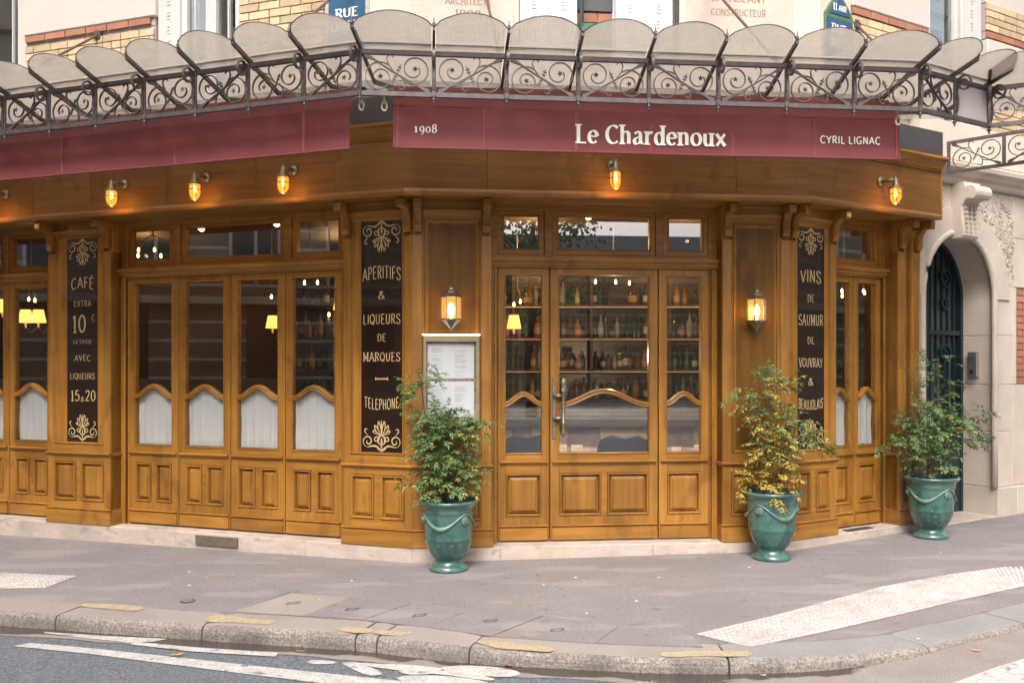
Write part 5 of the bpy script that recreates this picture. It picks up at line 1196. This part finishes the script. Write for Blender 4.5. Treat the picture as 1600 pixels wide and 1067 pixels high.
for (za, zb_) in ((1.50,1.78),(1.185,1.475)):
    m = MB(fB); m.box(a+.04, b-.045, .005, .007, za, zb_); S_ = obj('menu_sheet', m, sheetm, mc)
    m = MB(fB); random.seed(int(za*100))
    for colm in (0,1):
        zz = zb_-.035
        while zz > za+.02:
            if random.random() < .85:
                l = random.uniform(.05,.10); x = a+.07+colm*.19; m.box(x, x+l, .007, .0073, zz, zz+.0035)
            zz -= .0095 if random.random() < .8 else .022
    obj('print', m, ink, S_)
m = MB(fB); m.box(a+.02, b-.02, .042, .044, z0+.02, z1-.04); obj('glass', m, glass('menu glass', (.96,.97,.97), .02, 1.4), mc)
m = MB(fB); m.box(a-.004, b+.004, .0, .05, z1+.001, z1+.010); obj('light_strip', m, led, mc)

# ================================================================== PLANTERS AND PLANTS
def rprof(z, prof):
    for (r0, z0), (r1, z1) in zip(prof, prof[1:]):
        if z0 <= z <= z1: return r0+(r1-r0)*(z-z0)/(z1-z0)
    return prof[-1][0]
body = [(.150,0),(.156,.012),(.150,.03),(.132,.045),(.112,.062),(.106,.078),(.110,.09),(.128,.105),(.160,.16),(.178,.205),(.186,.245),(.1895,.25),(.1895,.256),(.187,.262),(.190,.30),(.193,.36),(.195,.43),(.198,.455),(.204,.462),(.204,.47),(.202,.478),(.207,.50),(.226,.522),(.238,.530),(.241,.542),(.234,.552),(.214,.552),(.205,.54),(.200,.49),(.001,.485)]
def planter(x, y, label, rot):
    t = thing('planter', label, 'planter', (x, y, gz(x)+.001), rot, 'glazed teal garden urns')
    m = MB(); m.lathe([(.001,0)]+body[:-1], (0,0,0), 48); obj('urn_body', m, teal, t, smooth=True)
    m = MB(); m.lathe([(.199,.50),(.10,.512),(.001,.516)], (0,0,0), 20); obj('soil', m, soil, t)
    m = MB(); K = 96; swag = []
    for i in range(K):
        ph = i/K*2*pi*3; z = .455-.11*(.5-.5*cos(ph))**.8; r = rprof(z, body)+.004; a = i/K*2*pi; swag.append((r*cos(a), r*sin(a), z))
    m.tube(swag, .009, 6, radii=[.008+.014*(.5-.5*cos(i/K*2*pi*3))**3 for i in range(K)], closed=True); obj('garland', m, teal2, t, smooth=True)
    for k in range(3):
        m = MB(); a = k*2*pi/3; z = .405
        for (r0, hgt) in ((.037,.013),(.020,.022)):
            secs = []
            for rr, hh in ((r0,0),(r0,hgt*.7),(r0*.8,hgt),(r0*.62,hgt*.7),(.001,hgt*.75)):
                sec = []
                for q in range(14):
                    th = 2*pi*q/14; da = rr*cos(th)/.192; zz = z+rr*sin(th); rad = .1935+hh; sec.append((rad*cos(a+da), rad*sin(a+da), zz))
                secs.append(sec)
            m.loop(secs)
        obj('medallion', m, teal2, t, smooth=True)
    m = MB(); m.tube([(.2065*cos(2*pi*k/48), .2065*sin(2*pi*k/48), .50) for k in range(48)], .002, 4, closed=True)
    obj('ring_moulding', m, teal2, t, smooth=True)
    return t
pots = [(-.498,7.04,'teal glazed urn left of the entrance, under the menu case',R(-45)),(2.118,7.31,'teal glazed urn right of the entrance, before the wine sign',R(-135)),(3.80,8.13,'teal glazed urn farthest right, before the stone doorway',R(-70))]
for p in pots: planter(*p)
def leaflet(L_, p, d, s, l, w):
    """one lance-shaped leaflet: 4 triangles with a folded midrib"""
    d = d.normalized(); s = (s-d*s.dot(d)).normalized(); up = d.cross(s)
    b = len(L_[0]); L_[0].extend([tuple(p), tuple(p+d*l*.42+s*w+up*w*.35), tuple(p+d*l-Vector((0,0,l*.18))), tuple(p+d*l*.42-s*w+up*w*.35), tuple(p+d*l*.5)])
    L_[1].extend([(b,b+1,b+4),(b+1,b+2,b+4),(b+4,b+2,b+3),(b,b+4,b+3)])
def nandina(px, py, label, blobs, stems, seed, sprigs, ycol, dens=1.0):
    random.seed(seed); base = Vector((px, py, gz(px)+.50))
    t = thing('potted_shrub', label, 'plant', tuple(base))
    G_, Y_, Rr = ([],[]), ([],[]), ([],[]); tw_ = MB()
    def frond(p, d, size, ymix):
        d = d.normalized(); side = d.cross(Vector((0,0,1)));  side = side.normalized() if side.length > .1 else Vector((1,0,0))
        n = random.randint(3,5); q = p.copy(); dd = d.copy(); pts = [tuple(q)]
        for i in range(n):
            q = q+dd*size*.24; dd = (dd+Vector((0,0,-.22))+Vector([random.uniform(-.12,.12)]*3)).normalized(); pts.append(tuple(q))
            for s in (-1,1):
                ld = (dd*.55+side*s*(.9)+Vector((0,0,random.uniform(-.5,.35)))).normalized()
                c = G_; r = random.random(); 
                if r < ymix(q): c = Y_
                elif r < ymix(q)*1.25: c = Rr
                for k in range(random.choice((1,2,3))):
                    ld2 = (ld+Vector((random.uniform(-.6,.6),random.uniform(-.6,.6),random.uniform(-.5,.4)))).normalized(); leaflet(c, q+ld*size*.07*k, ld2, dd, random.uniform(.021,.044), random.uniform(.0048,.0082))
        leaflet(G_, q, dd, side, .045, .007); tw_.tube(pts, .0011, 3)
    for (cx, cy, cz, rx, ry, rz, n) in blobs:
        rx *= .74; ry *= .8; cx *= .86; rz *= .92
        for i in range(int(n*dens*1.02)):
            while True:
                v = Vector((random.uniform(-1,1), random.uniform(-1,1), random.uniform(-1,1)))
                if .05 < v.length < 1: break
            lump = 1+.18*sin(v.x*5+cz*9)*cos(v.z*6+v.y*4)
            p = Vector((cx+v.x*rx*lump, cy+v.y*ry*lump, cz+v.z*rz*lump))
            d = Vector((v.x*.9, v.y*.9, .35+v.z*.4))+Vector((random.uniform(-.4,.4), random.uniform(-.4,.4), random.uniform(-.2,.3)))
            frond(p, d, random.uniform(.07,.15), ycol)
    for (path, r) in stems:
        tw_.tube(path, r, 5, radii=[r*(1-.7*i/(len(path)-1)) for i in range(len(path))])
    for (p, d, n, spread) in sprigs:
        for i in range(n):
            frond(Vector(p)+Vector((random.gauss(0,spread), random.gauss(0,spread*.7), random.gauss(0,spread*.6))), Vector(d)+Vector((random.uniform(-.7,.7), random.uniform(-.7,.7), random.uniform(-.5,.5))), random.uniform(.08,.14), ycol)
    obj('stems', tw_, twig, t)
    for L_, mm, nm in ((G_, leaf_g, 'green_leaves'), (Y_, leaf_y, 'yellow_leaves'), (Rr, leaf_r, 'russet_leaves')):
        if L_[0]:
            me = bpy.data.meshes.new(nm); me.from_pydata(L_[0], [], L_[1]); me.materials.append(mm); o = bpy.data.objects.new(nm, me); COL.objects.link(o); o.parent = t; o['kind'] = 'stuff'
def stemset(seed, n, hgt, spr):
    random.seed(seed); out = []
    for i in range(n):
        a = random.uniform(0,6.3); r0 = random.uniform(.02,.12); h = hgt*random.uniform(.6,1); x0, y0 = r0*cos(a), r0*sin(a)*.7
        out.append(([(x0,y0,0),(x0*1.2,y0*1.2,h*.35),(x0*1.5+spr*cos(a)*.4,y0*1.4+spr*sin(a)*.3,h*.7),(x0*1.7+spr*cos(a),y0*1.5+spr*sin(a)*.5,h)], .006))
    return out
# left plant: dense round mass with one tall shoot bending left
nandina(-.498, 7.04, 'bushy green nandina shrub with one tall shoot leaning left, in the left urn',
    [(-.03,0,.16,.23,.17,.17,95),(-.05,0,.42,.24,.18,.17,120),(-.06,0,.60,.22,.16,.13,80),(.10,-.02,.25,.20,.15,.13,50),(.10,0,.60,.16,.12,.08,34),(-.17,0,.64,.14,.12,.12,34)],
    stemset(3,9,.62,.12)+[([(-.08,0,0),(-.15,0,.4),(-.19,0,.75),(-.22,-.02,1.0),(-.26,-.03,1.08)],.007)], 21,
    [((-.22,0,.98),(-.4,0,.2),14,.06),((-.30,0,.90),(-.7,0,-.4),12,.06),((-.15,-.02,1.04),(.9,0,.1),7,.04),((-.28,0,.22),(-1,0,-.2),4,.03),((.24,0,.62),(1,0,.1),8,.05)],
    lambda p: .045 + (.06 if p.z < .35 else 0))
# middle plant: taller, loose, yellow below
nandina(2.118, 7.31, 'loose nandina shrub with yellow and orange lower leaves, in the urn before the wine sign',
    [(-.02,0,.14,.24,.17,.15,90),(0,0,.38,.22,.17,.17,90),(.02,0,.62,.17,.14,.16,60),(-.04,0,.85,.12,.11,.12,28),(.22,0,.50,.17,.12,.12,44),(.32,0,.42,.10,.08,.08,16)],
    stemset(5,8,.8,.1)+[([(0,0,0),(.02,0,.4),(-.02,0,.8),(-.05,0,1.02)],.007),([(.03,0,0),(.1,0,.3),(.2,0,.55),(.30,0,.55)],.006)], 22,
    [((-.05,0,.98),(.1,0,1),10,.05),((-.22,0,.80),(-1,0,-.1),10,.06),((.12,0,.90),(.6,0,.6),8,.05),((-.03,-.2,.02),(0,-.4,-1),5,.04),((-.2,0,.08),(-.8,-.2,-.6),6,.04),((.42,0,.44),(1,0,-.5),8,.04)],
    lambda p: (.85 if p.z < .30 else (.55 if p.z < .60 and p.x < .08 else .24)), .95)
# right plant: broad, feathery, one high tuft
nandina(3.80, 8.13, 'broad feathery green nandina shrub with a high tuft, in the urn by the stone doorway',
    [(0,0,.20,.22,.18,.17,80),(0,0,.48,.29,.2,.2,135),(-.22,0,.42,.15,.12,.18,44),(.26,0,.48,.20,.13,.2,56),(.0,0,.70,.18,.14,.10,36)],
    stemset(8,10,.66,.16)+[([(.02,0,0),(.0,0,.5),(.04,0,.9),(.08,0,1.12)],.006)], 23,
    [((.06,0,1.05),(0,0,.6),14,.08),((.42,0,.42),(1,0,-.4),12,.06),((-.34,0,.34),(-.8,0,-.6),9,.06),((.40,0,.62),(1,0,.1),8,.06),((-.05,0,.86),(-.2,0,.8),9,.07),((.15,0,.90),(.9,0,.2),5,.04)],
    lambda p: .05, 1.0)

# ================================================================== INSIDE THE CAFE
room_m = mat('warm brown room wall', (.13,.07,.03), (.07,.036,.016), (2,2,2), .7); floor_m = mat('room floor', (.12,.08,.05), (.08,.05,.03), (3,3,3), .4)
m = MB(); m.box(-9,6.5,7.2,13.6,.02,.06); 
m = MB(); m.add([fA.P(-7.2,-.2,.10), fA.P(0,-.2,.10), fB.P(LB,-.2,.10), fC.P(1.75,-.2,.10), (4.9,13,.10), (-9,13,.10)], [(0,1,2,3,4,5)]); struct('cafe_floor', m, floor_m)
m = MB(); m.add([fA.P(-7.2,-.24,3.2), fA.P(0,-.24,3.2), fB.P(LB,-.24,3.2), fC.P(1.75,-.24,3.2), (4.9,13,3.2), (-9,13,3.2)], [(0,1,2,3,4,5)]); struct('cafe_ceiling', m, mat('brown ceiling', (.10,.08,.06), (.07,.055,.04), (2,2,2), .7))
m = MB(); c0, c1 = fC.P(1.75,-.2,0), fA.P(-7.2,-.2,0)
m.box(-9,4.9,12.9,13.1,.1,3.3); m.add([(4.8,13,.1),(4.8,13,3.3),(c0[0],c0[1],3.3),(c0[0],c0[1],.1)], [(0,1,2,3)]); m.add([(-9,13,.1),(-9,13,3.3),(c1[0],c1[1],3.3),(c1[0],c1[1],.1)], [(0,1,2,3)])
struct('cafe_wall', m, room_m)
for (x, y, e) in ((-4.5,11.0,9),(-2.2,11.2,9),(.3,9.7,16),(1.9,9.7,16),(3.4,10.2,6)): plight('room_light', (x, y, 2.95), e, (1,.55,.22), .02)
def inroom(px, py, y): return ((px-800)/FPX*y, y, CH+(HOR-py)/FPX*y)
# bar
plight('bar_fill', (1.0,8.3,1.7), 14, (1,.78,.55), .02)  # added fill light without a fixture, brightens the bar
for x_ in (.2, 1.2, 2.2):  # added spots, no real fittings, lifting the marble front and steel edge
    sp_ = bpy.data.lights.new('bar_fill_spot', 'SPOT'); sp_.energy = 190; sp_.color = (1,.82,.65); sp_.spot_size = R(46); sp_.spot_blend = .8; sp_.shadow_soft_size = .02
    so_ = bpy.data.objects.new('bar_fill_spot', sp_); COL.objects.link(so_); so_.location = (x_, 8.25, 2.9); so_.rotation_euler = (R(24), 0, 0)
bar = thing('bar_counter', 'bar counter with steel edge and marble block front, behind the entrance door', 'bar', (1.1,9.2,.1), world=True)
marb = mat('pink marble', (.42,.34,.33), (.28,.23,.24), (5,5,5), .25, c3=(.12,.11,.13), c3scale=4); marb2 = mat('cream marble', (.62,.50,.38), (.45,.35,.26), (9,9,9), .25)
m = MB(); m.box(-.6,2.9,9.05,9.6,1.14,1.16); m.prism if False else None; obj('counter_top', m, mat('steel', (.5,.5,.48), None, metal=.9, rough=.25), bar)
m = MB()
for i, (z, o) in enumerate(((1.10,.03),(1.06,.045),(1.02,.03),(.99,.015))): m.box(-.6,2.9,9.05-o,9.1,z,z+.035)
objs('steel_edge', m, mat('brushed steel edge', (.45,.44,.42), (.3,.3,.29), (2,40,40), .3, metal=.85), bar)
m = MB(); m.box(-.6,2.9,9.12,9.5,.1,1.0); obj('marble_front', m, marb, bar)
for x0, x1, z0, z1 in ((.42,.56,.70,.98),(.2,.34,.70,.98),(.9,1.45,.82,.98),(1.85,1.97,.65,.98),(.60,.72,.62,.80),(-.3,.0,.75,.95),(1.62,1.72,.6,.78),(2.1,2.3,.7,.9)):
    m = MB(); m.box(x0,x1,9.108,9.12,z0,z1); obj('marble_block', m, marb2, bar)
sh = thing('bottle_shelves', 'dark shelving with bottles behind the bar counter', 'shelving', (1.1,10.6,.1), world=True)
levels = [1.22,1.56,1.93,2.30]
dkw = mat('dark shelf', (.06,.035,.02))
for z in levels: m = MB(); m.box(-2.7,3.6,10.3,10.62,z-.03,z); obj('shelf', m, dkw, sh)
for z in levels[1:]: m = MB(); m.box(-.4,3.0,10.285,10.297,z-.028,z-.022); obj('light_strip', m, emis('warm shelf strip', (1,.6,.25), .12), sh)
for x in (-2.7,-1.8,-.9,0,.9,1.8,2.7,3.57): m = MB(); m.box(x,x+.03,10.3,10.62,.1,2.8); obj('upright', m, dkw, sh)
m = MB(); m.box(-2.7,3.6,10.63,10.66,.1,2.9); obj('back_panel', m, mat('tinted back panel', (.10,.075,.045), (.05,.035,.02), (3,3,3), .3, metal=.3), sh)
bprof = [(.001,0),(.036,.0),(.038,.01),(.038,.18),(.030,.215),(.014,.24),(.013,.30),(.015,.302),(.015,.315),(.001,.316)]
bcol = [mat('dark green bottle', (.015,.035,.015), rough=.08), mat('amber spirit bottle', (.20,.085,.018), rough=.08), mat('clear bottle', (.16,.18,.17), rough=.08), mat('brown bottle', (.05,.022,.01), rough=.08), mat('pale gold bottle', (.28,.19,.05), rough=.08)]
labm = [mat('cream label', (.35,.31,.24)), mat('ochre label', (.30,.19,.08)), mat('grey label', (.28,.28,.27))]
protos = []
for i, bm_ in enumerate(bcol):
    m = MB(); s = (1,.9,1.05,.85,.95)[i]; m.lathe([(r*(1,1.15,.95,1.2,1)[i], z*s) for r, z in bprof], (0,0,0), 10); me = m.mesh('bottle', smooth=True); me.materials.append(bm_)
    ml = MB(); ml.loop([[((.0385*(1,1.15,.95,1.2,1)[i])*cos(2*pi*k/10), (.0385*(1,1.15,.95,1.2,1)[i])*sin(2*pi*k/10), z) for k in range(10)] for z in (.05*s,.14*s)], caps=False); mel = ml.mesh('bottle_label'); mel.materials.append([labm[0], labm[1], labm[2], labm[1], labm[0]][i]); protos.append((me, mel))
random.seed(5); bn = ['dark green wine','amber spirit','clear spirit','short brown','pale gold liqueur']
for li, z in enumerate(levels):
    x = -2.6
    while x < 3.5:
        if random.random() < .9 and not any(abs(x-u) < .05 for u in (-2.7,-1.8,-.9,0,.9,1.8,2.7,3.57)) and (-.35 < x < 2.9 or x < -1.2):
            k = random.choice((0,0,1,2,3,3,4)); o = bpy.data.objects.new('bottle', protos[k][0]); COL.objects.link(o); o.location = (x, 10.42+random.choice((-.06,.05))+random.uniform(-.02,.02), z); q_ = random.uniform(.68,1.02); o.scale = (q_*random.uniform(.9,1.25), q_, q_*random.uniform(.85,1.05))
            tag(o, '%s bottle on the %s shelf behind the bar' % (bn[k], ('lowest','second','third','top')[li]), 'bottle', 'bottles on the shelves behind the bar')
            if random.random() < .45: l_ = bpy.data.objects.new('bottle_label', protos[k][1]); COL.objects.link(l_); l_.parent = o
        x += random.uniform(.048,.082)
# bulbs and shaded lamps seen through the glass
def chandelier(pts, y, label):
    P = [inroom(px, py, y) for px, py in pts]; cx = sum(p[0] for p in P)/len(P); zt = 3.2
    t = thing('pendant_light', label, 'pendant lamp', (cx, y, P[0][2]), world=True)
    m = MB(); m.tube([(cx, y, zt), (cx, y, max(p[2] for p in P)+.16)], .008, 6); obj('cord', m, brass, t)
    for i, p in enumerate(P):
        yy = y+(random.uniform(-.15,.15) if len(P) > 1 else 0)
        m = MB(); m.lathe([(.001,-.022),(.009,-.017),(.0135,0),(.009,.016),(.006,.026),(.001,.027)], (p[0], yy, p[2]), 10); obj('bulb', m, bulb_in, t, smooth=True)
        m = MB(); m.tube([(p[0], yy, p[2]+.035), (p[0]*.8+cx*.2, yy*.8+y*.2, p[2]+.10), (cx, y, max(q[2] for q in P)+.16)], .005, 5); obj('arm', m, brass, t)
chandelier([(213,390),(217,400),(242,391),(256,402),(267,395)], 9.6, 'cluster of five lit filament bulbs seen through the small left transom window')
chandelier([(473,441),(494,441)], 9.8, 'pair of lit bulbs seen at the top of the rightmost folding door')
chandelier([(424,464)], 10.2, 'single lit bulb hanging behind the third folding door pane')
chandelier([(514,492)], 10.4, 'single low lit bulb seen in the rightmost folding door pane')
chandelier([(930,441),(962,441),(983,443)], 9.9, 'three lit bulbs seen at the top of the entrance door glass')
chandelier([(803,476),(813,472)], 10.0, 'pair of lit bulbs seen in the glass left of the entrance door')
chandelier([(1315,455),(1323,461)], 10.2, 'pair of lit bulbs seen through the left narrow door')
chandelier([(1340,455),(1345,459),(1352,455)], 10.2, 'three lit bulbs seen through the right narrow door')
chandelier([(38,467),(58,470)], 10.4, 'pair of small lit bulbs seen through the leftmost visible door pane')
def shaded(px, py, y, label, w=.16, h=.15):
    x, y, z = inroom(px, py, y); t = thing('shaded_lamp', label, 'lamp', (x, y, z-.2), world=True)
    m = MB(); K = 36; m.loop([[(x+(r+.004*(k % 2))*cos(2*pi*k/K), y+(r+.004*(k % 2))*sin(2*pi*k/K), z+zz) for k in range(K)] for r, zz in ((w/2,-h/2),(w*.32,h/2))], caps=False); obj('lamp_shade', m, shade_m, t)
    m = MB(); m.tube([(x,y,z-h/2+.02),(x,y,z-h/2-.06)], .012, 8); obj('candle', m, whitep, t); m = MB(); m.tube([(x,y,z-h/2-.06),(x,y+.1,z-h/2-.12),(x,y+.25,z-h/2-.05)], .008, 6); obj('arm', m, brass, t)
shaded(40,494,10.5,'left of two lit pleated shades behind the pane next to the coffee sign'); shaded(60,494,10.5,'right of two lit pleated shades behind the pane next to the coffee sign')
shaded(426,503,10.8,'lit pleated lamp shade seen through the third folding door'); shaded(803,503,10.2,'lit pleated lamp shade seen left of the entrance door')
shaded(4,478,10.5,'lit pleated lamp shade cut by the left edge of the picture'); shaded(532,474,10.3,'lit lamp shade seen at the right edge of the rightmost folding door')
# chairs before the bar
def chair(x, y, rz, label):
    t = thing('bar_chair', label, 'chair', (x, y, .1), rz, 'dark upholstered chairs inside the entrance')
    nv = mat('navy upholstery', (.02,.03,.05), rough=.5)
    m = MB(); m.box(-.23,.23,-.22,.22,.42,.50); obj('seat', m, nv, t, bevel=.03)
    m = MB(); pts = [(-.22,.52),(.22,.52),(.25,.72),(.22,.83),(.12,.875),(.0,.85),(-.12,.875),(-.22,.83),(-.25,.72)]; m.plate(pts, -.24, -.18); obj('backrest', m, nv, t, bevel=.012)
    for a in (-.2,.2):
        for b in (-.19,.19): m = MB(); m.tube([(a,b,.42),(a*1.1,b*1.1,0)], .016, 6); obj('leg', m, dkw, t)
chair(1.02,8.35,0,'dark upholstered chair behind the glass of the entrance door'); chair(.1,8.35,.2,'dark upholstered chair behind the left side glass of the entrance'); 

# ================================================================== ACROSS THE STREET (seen mirrored in the panes)
fac = mat('opposite stone facade', (.66,.58,.47), (.55,.48,.38), (.8,.8,.8), .85); dwin = mat('opposite window', (.05,.06,.07), rough=.15); zinc = mat('zinc roof', (.16,.18,.2))
def opposite(fr, u0, u1, d, H_, label):
    t = thing('opposite_building', label, 'building', fr.P((u0+u1)/2, d, 0), world=True)
    m = MB(fr); m.box(u0, u1, d, d+6, -.2, H_); obj('wall', m, fac, t)
    m = MB(fr); m.prism([(d-.1,H_),(d+1.6,H_+2.6),(d+6,H_+2.6),(d+6,H_)], u0, u1); obj('roof', m, zinc, t)
    for z in range(1, int(H_/3.1)+1):
        m = MB(fr); m.box(u0, u1, d-.22, d, z*3.1, z*3.1+.18); obj('string_course', m, fac, t)
        if z*3.1+2.6 > H_: continue
        u = u0+1
        while u < u1-1:
            m = MB(fr); m.box(u, u+1.05, d-.012, d+.0, z*3.1+.5, z*3.1+2.6); w_ = obj('window', m, dwin, t)
            m = MB(fr); 
            for a in (u-.1, u+.49, u+1.05): m.box(a, a+.08, d-.05, d, z*3.1+.5, z*3.1+2.6)
            m.box(u-.15, u+1.2, d-.15, d, z*3.1+2.6, z*3.1+2.75); objs('frame', m, whitepaint, w_)
            u += 2.3
    u = u0+.8
    while u < u1-1.6:
        m = MB(fr); m.box(u, u+.75, d-.012, d+.09, 1.3, 3.3); obj('ground_window', m, dwin, t); u += 3.0
    for z in [.45*k for k in range(0, 15)]:
        m = MB(fr); m.box(u0, u1, d, d+.07, z, z+.38); obj('rusticated_course', m, fac, t)
opposite(Frame(fA.P(-16,8,0)[:2], R(-50)), -6, 20, 0, 15.5, 'tall stone apartment building across the left street, mirrored in the door glass')
opposite(fC, 1.5, 28, 11.5, 15.5, 'tall stone apartment building across the right street, mirrored in the side glass')
opposite(fB, -14, 16, 34, 5.4, 'long stone building far across the junction, mirrored in the entrance glass')
def street_tree(x, y, h, seed, label):
    random.seed(seed); t = thing('street_tree', label, 'tree', (x, y, -.15))
    m = MB(); m.tube([(0,0,0),(.05,0,h*.3),(0,.05,h*.6),(.1,0,h*.85)], .15, 8, radii=[.2,.15,.1,.04])
    for k in range(9): a = k*.75; z = h*(.4+.05*k); m.tube([(0,0,z),(cos(a)*1,sin(a)*1,z+.7),(cos(a)*1.8,sin(a)*1.8,z+1.1)], .05, 5, radii=[.06,.04,.015])
    obj('trunk', m, twig, t); L_ = ([],[])
    for c in range(50):
        a, r, z = random.uniform(0,6.3), 2.1*random.random()**.5, random.uniform(h*.45, h*1.02); r *= (1-((z-h*.7)/(h*.4))**2)**.5 if abs(z-h*.7) < h*.4 else .2
        for i in range(50):
            p = Vector((r*cos(a)+random.gauss(0,.32), r*sin(a)+random.gauss(0,.32), z+random.gauss(0,.28))); leaflet(L_, p, Vector((random.uniform(-1,1),random.uniform(-1,1),random.uniform(-.8,.4))), Vector((0,.3,1)), .16, .05)
    me = bpy.data.meshes.new('crown'); me.from_pydata(L_[0], [], L_[1]); me.materials.append(leaf_g); o = bpy.data.objects.new('crown', me); COL.objects.link(o); o.parent = t; o['kind'] = 'stuff'
street_tree(-3.2,-7.5,7.5,3,'leafy street tree across the junction, mirrored in the left entrance glass'); street_tree(4.5,-12,8,4,'leafy street tree behind the viewer, mirrored in the door glass')
